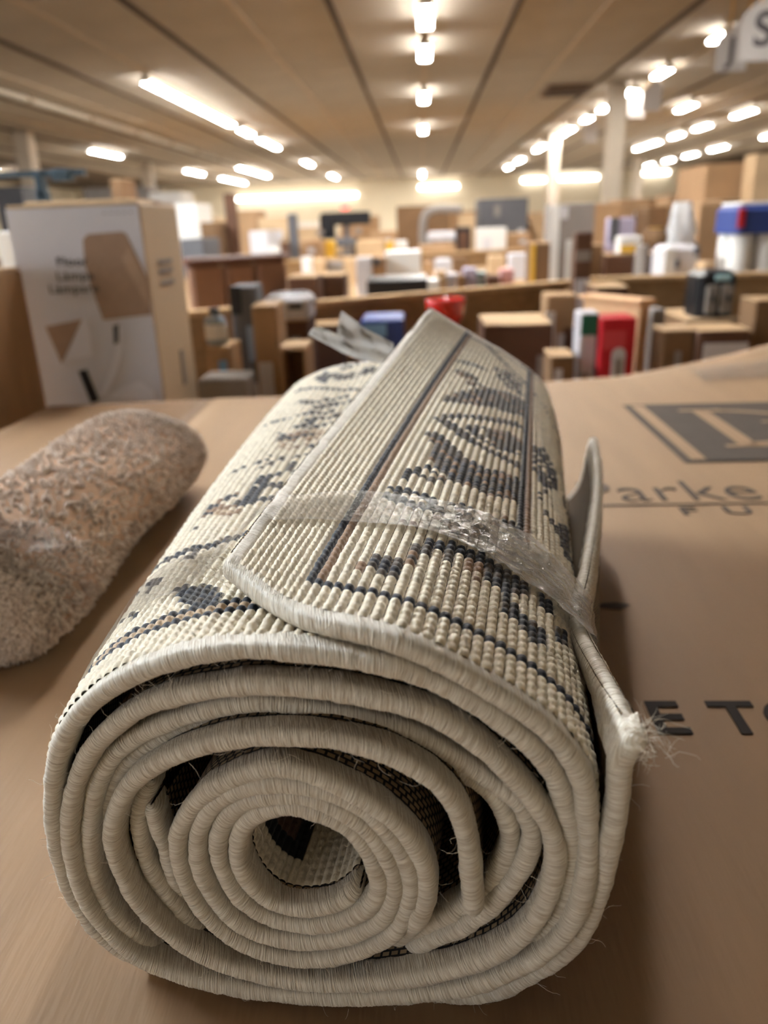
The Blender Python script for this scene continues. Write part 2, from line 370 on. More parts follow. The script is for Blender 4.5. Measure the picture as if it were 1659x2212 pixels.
# ceiling fixtures: (row x, near end, far end)
TUBE = material('lit_tube', (1, 1, 1), 0.4, 0.2, emit=(1.0, 0.965, 0.90), estr=LAMP_POWER)
TUBE_C = material('added_cool_tube', (1, 1, 1), 0.4, 0.2, emit=(0.86, 0.94, 1.0), estr=LAMP_POWER * 4.0)  # boosted tube of the added overhead key light on the left
TUBE_H = material('added_bright_tube', (1, 1, 1), 0.4, 0.2, emit=(1.0, 0.975, 0.93), estr=LAMP_POWER * 1.3)  # brightened tube for the added fixtures overhead
TUBE_W = material('lit_wall_tube', (1, 1, 1), 0.4, 0.2, emit=(1.0, 0.95, 0.87), estr=LAMP_POWER * .10)
HOUSING = material('lamp_housing', srgb(214, 206, 190), 0.5, 0.4, noise=0.04, nscale=6)
def fixture(x, y0, y1, label, group, tube=None, w=.17, rot=0.0, z=Z_LAMP):
    L = y1 - y0
    t = empty('ceiling_light', (x, (y0 + y1) / 2, z), rot)
    obj('housing', joinmesh('housing', [boxvf(w - .02, L + .02, .05, (0, 0, .082), .012), boxvf(.012, L, .036, (w / 2 + .006, 0, .042)), boxvf(.012, L, .036, (-w / 2 - .006, 0, .042)), boxvf(w + .02, .02, .07, (0, L / 2 + .01, .025)), boxvf(w + .02, .02, .07, (0, -L / 2 - .01, .025))], HOUSING), t)
    obj('diffuser', mesh('diffuser', *boxvf(w, L, .055, (0, 0, .028), .015), tube or TUBE), t)
    return tag(t, label, 'ceiling light', group)
ROWS = [
    (.09, 'lit fluorescent fixture in the ceiling row straight ahead', 'fixtures of the middle ceiling row',
     [(3.2, 4.6), (5.6, 6.4), (7.4, 8.9), (10.7, 11.9), (12.95, 14.1), (17.4, 18.8), (23.2, 25.0), (44, 49)]),
    (-4.75, 'lit fluorescent fixture in the long row above the lamp box', 'fixtures of the first row to the side of the lamp box',
     [(1.2, 4.6), (14.9, 17.05), (17.07, 19.2), (19.22, 21.4), (22.3, 23.8), (25.0, 28.0), (34, 36.5), (43.6, 47)]),
    (-10.4, 'lit fluorescent fixture in the far ceiling row beyond the lamp box', 'fixtures of the far row behind the lamp box', [(26.2, 28.8), (36.6, 39.6), (43, 49)]),
    (-7.9, 'single lit fluorescent fixture between two rows, above the brown headboard', None, [(36, 43)]),
    (-17.2, 'lit fluorescent fixture at the left edge of the picture', None, [(33.2, 36.6)]),
    (4.5, 'lit fluorescent fixture in the ceiling row with the hanging aisle signs', 'fixtures of the row with the aisle signs',
     [(13.1, 13.75), (15.95, 16.85), (18.3, 19.1), (20.75, 21.6), (22.8, 23.7), (25.3, 27.6), (30.8, 33.2), (37.2, 39.4), (42, 44)]),
    (6.6, 'single lit fluorescent fixture beside the white column, between two rows', None, [(21.0, 22.3)]),
    (8.7, 'lit fluorescent fixture in the second row past the white columns', 'fixtures of the second row past the columns', [(22.7, 24.2), (26.0, 27.4), (28.6, 29.9), (31.2, 34.6)]),
    (12.4, 'lit fluorescent fixture in the outermost row above the tall brown boxes', 'fixtures of the outermost row', [(30.2, 31.4), (34.8, 36.8), (38.4, 40.2), (41.8, 43.4), (45.2, 46.8)]),
]
ORD = ('nearest', 'second nearest', 'third nearest', 'fourth nearest', 'fifth nearest', 'sixth nearest', 'seventh nearest', 'eighth nearest', 'ninth nearest')
for x, lab, grp, spans in ROWS:
    n = 0
    for y0, y1 in spans:
        if y1 < 9: fixture(x, y0, y1, ('nearest' if y1 < 4.7 else 'next' if y1 < 6.5 else 'third') + ' added fixture overhead, in the ' + grp.replace('fixtures of the ', '') if grp.startswith('fixtures of the') else lab, grp, TUBE_C if x < -1 else TUBE_H if y1 < 6.5 else None); continue  # unseen near fixtures, added to brighten the rug from above
        n += 1
        fixture(x, y0, y1, lab if len(spans) == 1 else ORD[n - 1] + ' ' + lab, grp)
for x0, x1, z, lab in ((-11.6, -3.95, 3.0, 'long bright lamp strip along the back wall beside the exit sign'), (-.1, 2.3, 3.28, 'short lamp strip on the back wall under the middle row'),
                       (6.2, 7.6, 3.46, 'small lamp on the back wall behind the far white column'), (8.4, 10.8, 3.5, 'lamp strip on the back wall between the white columns'),
                       (13.3, 15.0, 3.62, 'lamp on the back wall past the near white column')):
    t = empty('wall_light', ((x0 + x1) / 2, Y_BACK - .13, z))
    obj('housing', mesh('housing', *boxvf(x1 - x0 + .06, .05, .34, (0, .1, 0), .01), HOUSING), t)
    obj('diffuser', mesh('diffuser', *boxvf(x1 - x0, .15, .20, (0, 0, 0), .02), TUBE_W), t)
    tag(t, lab, 'wall light')
ex = empty('exit_sign', tuple(at(745, 447, Y_BACK - .3)))
obj('housing', mesh('housing', *boxvf(.56, .10, .36, (0, .05, 0), .01), WHITE), ex)
obj('lit_face', mesh('lit_face', *boxvf(.50, .03, .30, (0, -.012, 0), .005), material('red_sign_glow', srgb(230, 60, 60), .4, .3, emit=(1, .12, .10), estr=2.2)), ex)
obj('bracket', mesh('bracket', *boxvf(.06, .26, .06, (0, .20, 0))), ex, mat=HOUSING)
tag(ex, 'small glowing red exit sign on the back wall', 'exit sign')
vent = empty('ceiling_vent', (3.1, 18.6, Z_CEIL))
obj('frame', mesh('frame', *boxvf(.9, 1.3, .05, (0, 0, -.02), .01), material('vent_frame', srgb(120, 96, 76), .7, .2, noise=.1, nscale=5)), vent)
for k in range(6): obj('slat', mesh('slat', *boxvf(.8, .14, .03, (0, -.5 + .2 * k, -.05)), material('vent_slat', srgb(70, 54, 42), .7, .2, noise=.1, nscale=5)), vent)
tag(vent, 'dark ceiling vent in front of the far white column', 'vent')

# hanging aisle signs: paddle on two chains
SIGNP = material('white_sign_board', srgb(176, 170, 166), 0.5, 0.3, noise=.04, nscale=4)
SIGNI = material('sign_ink', srgb(74, 70, 72), 0.6, 0.2, noise=.05, nscale=9)
CHAIN = material('yellow_chain', srgb(196, 150, 70), 0.5, 0.4, noise=.1, nscale=30)
def text_mesh(body, size, mat, depth=.001, bold=0.0, align='CENTER', space=1.0, sx=1.0):
    cu = bpy.data.curves.new('lettering', 'FONT'); cu.body = body; cu.size = size; cu.extrude = depth; cu.offset = bold
    cu.align_x = align; cu.space_character = space
    o = bpy.data.objects.new('lettering_tmp', cu); COL.objects.link(o)
    dg = bpy.context.evaluated_depsgraph_get(); dg.update()
    me = bpy.data.meshes.new_from_object(o.evaluated_get(dg)); bpy.data.objects.remove(o)
    for v in me.vertices: v.co.x *= sx
    me.materials.clear(); me.materials.append(mat)
    return me
def aisle_sign(px, py, Y, s, ch, lab):
    p = at(px, py, Y)
    t = empty('aisle_sign', tuple(p), radians(-38))
    pts = [(-.5, -.62), (.5, -.72), (.5, .45), (.36, .62), (.1, .72), (-.5, .3)]
    v = [(x * s, d, z * s) for d in (-.012, .012) for x, z in pts]; n = len(pts)
    obj('board', mesh('board', v, [tuple(range(n)), tuple(range(2 * n - 1, n - 1, -1))] + [(k + n, (k + 1) % n + n, (k + 1) % n, k) for k in range(n)], SIGNP), t)
    if ch:
        m = text_mesh(ch, s * .95, SIGNI, .002, s * .02)
        o = obj('lettering', m, t, (0, -.016, -s * .36)); o.rotation_euler = (pi / 2, 0, 0)
    hgt = Z_CEIL - p[2] - s * .5
    for sx in (-.12, .42): obj('chain', joinmesh('chain', [boxvf(.03, .012, .05, (sx * s, 0, s * .45 + .03 + .06 * q)) for q in range(max(2, int(hgt / .06)))] + [boxvf(.012, .03, hgt, (sx * s, 0, s * .45 + hgt / 2))], CHAIN), t)
    tag(t, lab, 'sign')
aisle_sign(1652, 58, 8.5, .42, 'S', 'white hanging aisle sign with a dark letter S at the upper corner')
aisle_sign(1582, 103, 11.0, .38, 'J', 'white hanging aisle sign marked J, next to the one marked S')
aisle_sign(1408, 208, 16.0, .36, '', 'pale hanging aisle sign halfway between the J sign and the near column')
aisle_sign(1376, 226, 18.6, .36, '', 'pale hanging aisle sign just past the near white column')
aisle_sign(1276, 284, 25.0, .42, '', 'pale hanging aisle sign between the two white columns')
# conduit under the ceiling on the left
pipe = obj('ceiling_pipe', mesh('ceiling_pipe', *boxvf(.10, 24, .10, (0, 0, 0), .03), HOUSING), None, (-7.6, 24, Z_CEIL - .05))
tag(pipe, 'pale conduit running under the ceiling on the lamp box side', 'pipe')
for k in range(8): obj('clip', mesh('clip', *boxvf(.16, .12, .14, (0, -10.5 + 3 * k, .01))), pipe, mat=RUNNER)

# ------------------------------------------------------------------ display tables and board dividers
def table(name, poly, z, th, lab, legs):
    t = empty(name, (0, 0, 0)); n = len(poly)
    v = [(x, y, zz) for zz in (z - th, z) for x, y in poly]
    obj('tabletop', mesh('tabletop', v, [tuple(range(n - 1, -1, -1)), tuple(range(n, 2 * n))] + [(k, (k + 1) % n, (k + 1) % n + n, k + n) for k in range(n)], OSB), t)
    for x, y in legs: obj('leg', mesh('leg', *boxvf(.09, .09, z - th, (x, y, (z - th) / 2), .008), OSB_EDGE), t)
    return tag(t, lab, 'table')
table('display_table', [(-1.7, -.7), (1.75, -.7), (1.75, 3.44), (.66, 3.42), (-.76, 2.60), (-1.7, 2.05)], .62, .04, 'low wooden bin table carrying the furniture carton and nearest boxes', [(-1.6, -.6), (1.6, -.6), (1.6, 3.3), (-1.6, 1.9), (.5, 3.1)])
table('display_table', [(-1.7, 2.08), (-.76, 2.64), (.66, 3.47), (1.75, 3.50), (1.75, 6.98), (.86, 6.62), (-.73, 5.96), (-1.7, 5.56)], 1.0, .04, 'wooden bin table behind the first plywood divider', [(-1.6, 2.3), (1.6, 3.7), (1.6, 6.8), (-1.6, 5.4)])
table('display_table', [(-7, 5.6), (-1.72, 5.6), (1.76, 7.05), (9, 7.05), (9, 15), (-7, 15)], 1.0, .04, 'long wooden bin table behind the second plywood divider', [(-6.8, 5.8), (-1.8, 5.9), (1.8, 7.3), (8.8, 7.3), (8.8, 14.8), (-6.8, 14.8), (0, 14.8)])
table('display_table', [(-9.6, 20), (3.6, 20), (3.6, 26.6), (-9.6, 26.6)], 1.0, .04, 'far wooden table across the middle of the hall', [(-9.4, 20.2), (3.4, 20.2), (3.4, 26.4), (-9.4, 26.4), (-3, 20.2), (-3, 26.4)])
def divider(p, q, z0, z1, lab, th=.022):
    p, q = np.array(p), np.array(q); L = float(np.linalg.norm(q - p)); c = (p + q) / 2
    t = empty('board_divider', (c[0], c[1], z0), math.atan2(q[1] - p[1], q[0] - p[0]))
    obj('panel', mesh('panel', *boxvf(L, th, z1 - z0 - .02, (0, 0, (z1 - z0 - .02) / 2)), OSB), t)
    obj('cap_rail', mesh('cap_rail', *boxvf(L, .05, .02, (0, 0, z1 - z0 - .01), .004), OSB_EDGE), t)
    for s in (-.48, .48): obj('post', mesh('post', *boxvf(.05, .035, z1 - z0 - .02, (s * L, -.03, (z1 - z0 - .02) / 2))), t, mat=OSB_EDGE)
    return tag(t, lab, 'board')
table('display_table', [(5, 20), (14, 20), (14, 26), (5, 26)], 1.0, .04, 'far wooden table past the white columns', [(5.2, 20.2), (13.8, 20.2), (13.8, 25.8), (5.2, 25.8)])
divider((-1.55, 2.09), (.655, 3.395), .62, 1.10, 'plywood bin divider standing right behind the rolled rug')
divider((.70, 3.415), (1.72, 3.43), .62, 1.105, 'plywood bin divider behind the red box and the air fryer')
divider((-1.45, 5.62), (1.70, 6.96), 1.0, 1.12, 'second plywood divider further back, behind the white box')
# ------------------------------------------------------------------ furniture carton under the rugs
carton = empty('furniture_carton', (0, 0, .62))
tag(carton, 'large brown furniture carton with printed lettering, lying flat under the rugs', 'carton')
CKRAFT = material('printed_kraft', srgb(152, 121, 90), 0.62, 0.35, noise=0.07, nscale=3, stretch=(8, 1, 1), bump=0.06, bscale=25)
INKP = material('grey_print_ink', srgb(78, 68, 60), 0.75, 0.2, noise=0.08, nscale=30)
INKB = material('black_print_ink', srgb(44, 36, 32), 0.75, 0.2, noise=0.1, nscale=30)
CZ = CARTON_Z - .62
CX0, CX1, CY0 = -.775, 1.30, -.55
def edge_y(x): return np.interp(x, [-.78, -.26, .25, .47, .75, 1.3], [1.535, 1.545, 1.645, 1.70, 1.73, 1.76])
def top_z(x, y):
    """lid height: flat, the far right corner bowed up, slight waves"""
    u = np.clip((x - .42) / .33, 0, 3); w = np.clip((y - 1.40) / .32, 0, 1.1)
    z = .052 * u ** 1.25 * w ** 1.3
    z = z + .0035 * np.sin(5 * x + 2 * y) * np.clip((y - .95) / .5, 0, 1) * np.clip((-.05 - x) / .3, 0, 1)
    return z
def lid(name, x0, x1, dz, nx=50, ny=90):
    xs = np.linspace(x0, x1, nx); P = np.zeros((nx, ny, 3)); Q = np.zeros((nx, ny, 3))
    for i, x in enumerate(xs):
        ys = np.linspace(CY0, edge_y(x), ny)
        P[i] = np.stack([np.full(ny, x), ys, CZ + top_z(x, ys) + dz], -1); Q[i] = P[i] - np.array([0, 0, .006])
    R = np.concatenate([P, Q[:, ::-1]], 1)
    R = np.concatenate([R[:1] * 0 + Q[:1, :1] * 0 + np.concatenate([Q[:1], Q[:1, ::-1]], 1), R, np.concatenate([Q[-1:], Q[-1:, ::-1]], 1)], 0)
    return obj(name, gridmesh(name, R, CKRAFT, smooth=False), carton)
lid('lid_flap', -.428, CX1, 0.0)
lid('lid_flap', CX0, -.434, -.0015, 16, 90)
bw = (CX1 - CX0)
obj('body', mesh('body', [(CX0 + .004, CY0 + .004, 0), (CX1 - .004, CY0 + .004, 0), (CX1 - .004, 1.62, 0), (.25, 1.60, 0), (CX0 + .004, 1.525, 0),
                          (CX0 + .004, CY0 + .004, CZ - .009), (CX1 - .004, CY0 + .004, CZ - .009), (CX1 - .004, 1.62, CZ - .009), (.25, 1.60, CZ - .009), (CX0 + .004, 1.525, CZ - .009)],
                 [(4, 3, 2, 1, 0), (5, 6, 7, 8, 9), (0, 1, 6, 5), (1, 2, 7, 6), (2, 3, 8, 7), (3, 4, 9, 8), (4, 0, 5, 9)], CKRAFT), carton)
def cz(px, py): return onz(px, py, CARTON_Z)
def flat_print(name, poly, mat, dz):
    n = len(poly); z = CZ + dz
    v = [(x, y, zz) for zz in (z - .0006, z) for x, y in poly]
    return obj(name, mesh(name, v, [tuple(range(n - 1, -1, -1)), tuple(range(n, 2 * n))] + [(k, (k + 1) % n, (k + 1) % n + n, k + n) for k in range(n)], mat), carton)
def rect(x0, y0, x1, y1): return [(x0, y0), (x1, y0), (x1, y1), (x0, y1)]
# square emblem: outline, dark field, two-letter monogram
la, lb = cz(1358, 876), cz(1462, 1001)
LX, LY0, LY1 = float((la[0] + lb[0]) / 2), float(lb[1]), float(la[1]); LW = LY1 - LY0
flat_print('emblem_frame', rect(LX, LY0, LX + LW, LY1), INKP, .0012)
flat_print('emblem_gap', rect(LX + .013, LY0 + .013, LX + LW - .013, LY1 - .010), CKRAFT, .0018)
flat_print('emblem_field', rect(LX + .034, LY0 + .004, LX + LW - .02, LY1 - .012), INKP, .0024)
mx, my, mh = LX + .105, LY0 + .075, LW - .135
def ring(cx, cy, rx, ry, t, a0, a1, n=24):
    A = np.linspace(a0, a1, n)
    return [(cx + rx * cos(a), cy + ry * sin(a)) for a in A] + [(cx + (rx - t) * cos(a), cy + (ry - t) * sin(a)) for a in A[::-1]]
for poly in (rect(mx, my, mx + .026, my + mh), rect(mx - .022, my - .006, mx + .05, my + .004), rect(mx - .022, my + mh - .004, mx + .05, my + mh + .006),
             ring(mx + .02, my + mh * .52, .155, mh * .49, .012, -pi / 2, pi / 2), rect(mx + .11, my + .02, mx + .136, my + mh * .62), rect(mx + .085, my + mh * .60, mx + .16, my + mh * .63)):
    flat_print('emblem_monogram', poly, CKRAFT, .0030)
# lettering lines
def lettering(body, px, py, size_y, mat, bold=0.0, space=1.0, sx=1.0):
    p = cz(px, py)
    m = text_mesh(body, size_y, mat, .0004, bold, 'LEFT', space, sx)
    return obj('lettering', m, carton, (p[0], p[1], CZ + .0007))
lettering('Parke', 1252, 1085, .108, INKP, -.0010, 1.02, .90)
flat_print('printed_rule', rect(cz(1285, 1092)[0] - .04, cz(1285, 1092)[1] - .004, 1.1, cz(1285, 1092)[1]), INKP, .0012)
lettering('F U R', 1473, 1113, .036, INKP, .0003, 1.30, 1.35)
lettering('E TO', 1413, 1585, .052, INKB, .0012, 1.10, 1.0)
flat_print('scuff', [(cz(x, y)[0], cz(x, y)[1]) for x, y in ((1288, 1312), (1340, 1318), (1362, 1308), (1330, 1302), (1300, 1304))], INKP, .0008)
# shiny clear tape bunched on the bowed corner
def corner_tape():
    R = np.random.default_rng(8); n, m = 60, 24
    P = np.zeros((n, m, 3))
    for i in range(n):
        for j in range(m):
            x = .56 + .42 * i / (n - 1); y = 1.56 + .10 * j / (m - 1) - .04 * i / (n - 1)
            P[i, j] = (x, y, CZ + top_z(np.array(x), np.array(y)) + .004 + .0016 * abs(sin(i * .42 + j * .5) + .6 * sin(j * 1.3 - i * .2)) + R.normal(0, .0004))
    return obj('clear_tape', gridmesh('clear_tape', P, CLEAR2), carton)
corner_tape()

# ------------------------------------------------------------------ shaggy rolled rug beside the patterned one
def shag():
    root = empty('shag_rug_roll', (-.372, .75, CARTON_Z))
    tag(root, 'small fuzzy beige shag rug, rolled up, lying beside the patterned rug', 'rug')
    R = np.random.default_rng(12)
    base = material('shag_backing', srgb(176, 146, 122), .9, .1, noise=.2, nscale=120)
    tuft_m = bpy.data.materials.new('shag_yarn'); tuft_m.use_nodes = True
    nt = tuft_m.node_tree; p = nt.nodes['Principled BSDF']; a = nt.nodes.new('ShaderNodeAttribute'); a.attribute_name = 'dye'
    nt.links.new(a.outputs['Color'], p.inputs['Base Color']); p.inputs['Roughness'].default_value = .85; p.inputs['Sheen Weight'].default_value = .3
    nz = nt.nodes.new('ShaderNodeTexNoise'); nz.inputs['Scale'].default_value = 700
    b = nt.nodes.new('ShaderNodeBump'); b.inputs['Strength'].default_value = .4; b.inputs['Distance'].default_value = .002
    nt.links.new(nz.outputs[0], b.inputs['Height']); nt.links.new(b.outputs[0], p.inputs['Normal'])
    # roll: slightly flattened drum with rounded ends, seam overlap along the top
    prof = [(-.235, .35), (-.232, .72), (-.222, .92), (-.20, 1), (-.1, 1.02), (0, 1.0), (.1, .99), (.17, 1.0), (.205, .97), (.228, .88), (.236, .70), (.238, .35)]
    prof = catmull(np.array([(y, r, 0) for y, r in prof]), 60)[:, :2]
    n = 72; A = np.linspace(0, 2 * pi, n, endpoint=False)
    def surf(a, y, r):
        x = .083 * cos(a) * r; z = .053 + .054 * sin(a) * r
        lump = 1 + .05 * sin(3 * a + 7 * y) + .035 * sin(23 * y + 2 * a)
        bulge = 1 + .10 * math.exp(-((a - 1.9) / .5) ** 2) * (1 if y < .14 else 0.6)
        return np.array([x * lump * bulge, y, max(.0035, .053 + (z - .053) * lump * bulge)])
    P = np.array([[surf(a, y, r) for y, r in prof] for a in A])
    obj('rolled_body', gridmesh('rolled_body', P, base, closed_u=True), root)
    caps = []
    for y0, yi, s in ((prof[0], 0, -1), (prof[-1], -1, 1)):
        c = P[:, yi].mean(0)
        caps.append(([tuple(q) for q in P[:, yi]] + [tuple(c)], [((k + 1) % n, k, n) if s < 0 else (k, (k + 1) % n, n) for k in range(n)]))
    obj('rolled_end', joinmesh('rolled_end', caps, base), root)
    N = normals(P); Cn = P.mean(0, keepdims=True); N *= np.sign(np.sum(N * (P - Cn), -1, keepdims=True))
    V, Fc, Cc = [], [], []
    for _ in range(19000):
        i, j = R.integers(0, n), R.integers(0, 60)
        a = A[i] + R.uniform(0, 2 * pi / n); ii = (i + 1) % n; t = R.uniform()
        q = P[i, j] * (1 - t) + P[ii, j] * t
        if j < 59: q = q + (P[i, j + 1] - P[i, j]) * R.uniform()
        if q[2] < .006: continue
        d = N[i, j] + R.normal(0, .45, 3); d /= np.linalg.norm(d)
        L = R.uniform(.0035, .0068); w = R.uniform(.0014, .0022)
        s1 = np.cross(d, R.normal(0, 1, 3)); s1 /= np.linalg.norm(s1); s2 = np.cross(d, s1)
        k = len(V)
        mid = q + d * L * .5; tip = q + d * L + N[i, j] * .0005
        for c0, ww in ((q, .8), (mid, 1.0)):
            V.extend([c0 + s1 * w * ww, c0 + s2 * w * ww, c0 - s1 * w * ww, c0 - s2 * w * ww])
        V.append(tip)
        Fc.extend([(k + m, k + (m + 1) % 4, k + 4 + (m + 1) % 4, k + 4 + m) for m in range(4)] + [(k + 4 + m, k + 4 + (m + 1) % 4, k + 8) for m in range(4)])
        shade = R.uniform(); c = np.array(srgb(238, 222, 206)) * (1 - shade) + np.array(srgb(188, 164, 144)) * shade
        Cc += [c] * 9
    V = np.array(V); V[:, 2] = np.maximum(V[:, 2], .0005)
    me = mesh('yarn_tufts', V, Fc, tuft_m, smooth=True)
    ca = me.color_attributes.new('dye', 'FLOAT_COLOR', 'POINT'); c4 = np.ones((len(V), 4), np.float32); c4[:, :3] = np.array(Cc)
    ca.data.foreach_set('color', c4.ravel())
    o = obj('yarn_tufts', me, root); o['kind'] = 'stuff'
    # thin clear wrap drawn round the near end
    rows = []
    for y in np.linspace(-.242, -.16, 14):
        r = np.interp(y, prof[:, 0], prof[:, 1])
        rows.append([surf(a, y, r) + np.array([cos(a), 0, sin(a)]) * (.008 + .003 * sin(5 * a + 40 * y)) for a in np.linspace(-.3, pi + .3, 60)])
    Q = np.array(rows); Q[..., 2] = np.maximum(Q[..., 2], .001)
    w = obj('clear_wrap', gridmesh('clear_wrap', Q, CLEAR), root); w['label'] = 'clear plastic wrap round the near end'
shag()
# ------------------------------------------------------------------ rug materials
def rug_materials():
    m = bpy.data.materials.new('woven_pile'); m.use_nodes = True
    nt = m.node_tree; p = nt.nodes['Principled BSDF']
    at_ = nt.nodes.new('ShaderNodeAttribute'); at_.attribute_name = 'dye'
    tc = nt.nodes.new('ShaderNodeTexCoord')
    n = nt.nodes.new('ShaderNodeTexNoise'); n.inputs['Scale'].default_value = 900; nt.links.new(tc.outputs['Object'], n.inputs[0])
    mx = nt.nodes.new('ShaderNodeMix'); mx.data_type = 'RGBA'; mx.blend_type = 'MULTIPLY'; mx.inputs[0].default_value = 0.3
    nt.links.new(at_.outputs['Color'], mx.inputs[6]); nt.links.new(n.outputs[0], mx.inputs[7])
    mul = nt.nodes.new('ShaderNodeMix'); mul.data_type = 'RGBA'; mul.blend_type = 'MULTIPLY'; mul.inputs[0].default_value = 1
    nt.links.new(mx.outputs[2], mul.inputs[6]); mul.inputs[7].default_value = (1.12, 1.12, 1.12, 1)
    nt.links.new(mul.outputs[2], p.inputs['Base Color'])
    p.inputs['Roughness'].default_value = 0.62; p.inputs['Specular IOR Level'].default_value = 0.35
    p.inputs['Sheen Weight'].default_value = 0.15
    b = nt.nodes.new('ShaderNodeBump'); b.inputs['Strength'].default_value = 0.25; b.inputs['Distance'].default_value = 0.001
    nt.links.new(n.outputs[0], b.inputs['Height']); nt.links.new(b.outputs[0], p.inputs['Normal'])
    # overlock thread: fine ridges across the edge (UV: u along the edge, v around it, in metres)
    t = bpy.data.materials.new('overlock_thread'); t.use_nodes = True
    nt = t.node_tree; p = nt.nodes['Principled BSDF']
    uv = nt.nodes.new('ShaderNodeUVMap'); mp = nt.nodes.new('ShaderNodeMapping'); mp.inputs['Scale'].default_value = (1, 0.07, 1)
    nt.links.new(uv.outputs[0], mp.inputs[0])
    n = nt.nodes.new('ShaderNodeTexNoise'); n.inputs['Scale'].default_value = 1500; n.inputs['Detail'].default_value = 3; nt.links.new(mp.outputs[0], n.inputs[0])
    r = nt.nodes.new('ShaderNodeValToRGB'); nt.links.new(n.outputs[0], r.inputs[0])
    r.color_ramp.elements[0].position = 0.25; r.color_ramp.elements[0].color = (*srgb(188, 172, 148), 1)
    r.color_ramp.elements[1].position = 0.65; r.color_ramp.elements[1].color = (*srgb(242, 236, 222), 1)
    nt.links.new(r.outputs[0], p.inputs['Base Color'])
    p.inputs['Roughness'].default_value = 0.36; p.inputs['Specular IOR Level'].default_value = 0.5; p.inputs['Sheen Weight'].default_value = 0.2
    b = nt.nodes.new('ShaderNodeBump'); b.inputs['Strength'].default_value = 0.9; b.inputs['Distance'].default_value = 0.0012
    nt.links.new(n.outputs[0], b.inputs['Height']); nt.links.new(b.outputs[0], p.inputs['Normal'])
    # woven back: beige and black yarn in a small basket weave
    k = bpy.data.materials.new('woven_back'); k.use_nodes = True
    nt = k.node_tree; p = nt.nodes['Principled BSDF']
    uv = nt.nodes.new('ShaderNodeUVMap'); br = nt.nodes.new('ShaderNodeTexBrick')
    nt.links.new(uv.outputs[0], br.inputs[0])
    br.inputs['Scale'].default_value = 1.0; br.inputs['Brick Width'].default_value = 0.0042; br.inputs['Row Height'].default_value = 0.0031
    br.inputs['Mortar Size'].default_value = 0.0006; br.inputs['Color1'].default_value = (*srgb(170, 148, 116), 1)
    br.inputs['Color2'].default_value = (*srgb(136, 116, 90), 1); br.inputs['Mortar'].default_value = (*srgb(30, 26, 24), 1)
    nt.links.new(br.outputs[0], p.inputs['Base Color']); p.inputs['Roughness'].default_value = 0.85
    b = nt.nodes.new('ShaderNodeBump'); b.inputs['Strength'].default_value = 0.6; b.inputs['Distance'].default_value = 0.001
    b.invert = True
    nt.links.new(br.outputs['Fac'], b.inputs['Height']); nt.links.new(b.outputs[0], p.inputs['Normal'])
    return m, t, k
PILE, THREAD, BACK = rug_materials()
FIBRE = material('loose_fibre', srgb(226, 216, 198), 0.5, 0.3, noise=0.05, nscale=300)
CREAM, NAVY, UMBER, TAUPE, SAND, INK = (srgb(238, 227, 204), srgb(20, 27, 44), srgb(150, 120, 94), srgb(80, 72, 66), srgb(196, 172, 142), srgb(24, 22, 26))
DYES = np.array([CREAM, NAVY, UMBER, TAUPE, SAND, INK])

rug = empty('rolled_rug', tuple(RO), -TH)
tag(rug, 'cream rolled-up rug with navy and taupe pattern, end toward the viewer, taped round', 'rug')

def sweep_binding(name, P, D, N, seed=0, depth=0.0125, r=0.0038, step=0.00055, taper=(True, True)):
    """overlocked edge: P edge points, D unit vector into the sheet, N unit sheet normal (all (n,3))"""
    L = length(P); n = max(12, int(L / step))
    s0 = np.r_[0, np.cumsum(np.linalg.norm(np.diff(P, axis=0), axis=1))]
    s = np.linspace(0, L, n)
    g = lambda C: np.stack([np.interp(s, s0, C[:, k]) for k in range(3)], -1)
    P, D, N = g(P), g(D), g(N)
    D /= np.linalg.norm(D, axis=1, keepdims=True); N /= np.linalg.norm(N, axis=1, keepdims=True)
    prof = [(depth, -r * .70), (depth * .82, -r * .93), (depth * .6, -r * .98)]
    prof += [(r - r * cos(t), r * sin(t)) for t in np.linspace(-pi / 2, pi / 2, 9)]
    prof += [(depth * .6, r * .98), (depth * .82, r * .93), (depth, r * .70)]
    prof = np.array(prof)
    R = np.random.default_rng(seed)
    lowf = np.interp(s, np.linspace(0, L, max(4, int(L / .012))), R.normal(0, 1, max(4, int(L / .012))))
    med = np.interp(s, np.linspace(0, L, max(8, int(L / .0032))), R.normal(0, 1, max(8, int(L / .0032))))
    out = np.zeros((n, len(prof), 3)); UU = np.zeros((n, len(prof))); VV = np.zeros((n, len(prof)))
    acc = np.r_[0, np.cumsum(np.linalg.norm(np.diff(prof, axis=0), axis=1))]
    endf = np.ones(n)
    if taper[0]: endf = np.minimum(endf, np.sqrt(np.clip(1 - (1 - np.clip(s / .004, 0, 1)) ** 2, 0.02, 1)))
    if taper[1]: endf = np.minimum(endf, np.sqrt(np.clip(1 - (1 - np.clip((L - s) / .004, 0, 1)) ** 2, 0.02, 1)))
    for k, (dy, dn) in enumerate(prof):
        side = np.sign(dn) if abs(dn) > 1e-6 else 0
        ph = s / .0044 + side * dy / .010                      # stitches lean along the edge
        rip = np.abs(np.sin(pi * ph)) ** .6 * .00022 + np.abs(np.sin(pi * (s / .00150 + dy / .008))) * .00026 + med * .00014 + lowf * .00022
        nn = dn * endf; back = (1 - endf) * .002
        rad = np.array([-(1 if dy < r else 0) * cos(asin_(dn / r)), dn / r])
        out[:, k] = P + D * (dy + back + rad[0] * rip)[:, None] + N * (nn + rad[1] * rip * endf)[:, None]
        UU[:, k] = s + side * dy * .35; VV[:, k] = acc[k]
    me = gridmesh(name, out, THREAD)
    uvgrid(me, UU, VV)
    return obj(name, me, rug)
def asin_(x): return math.asin(max(-1, min(1, x)))
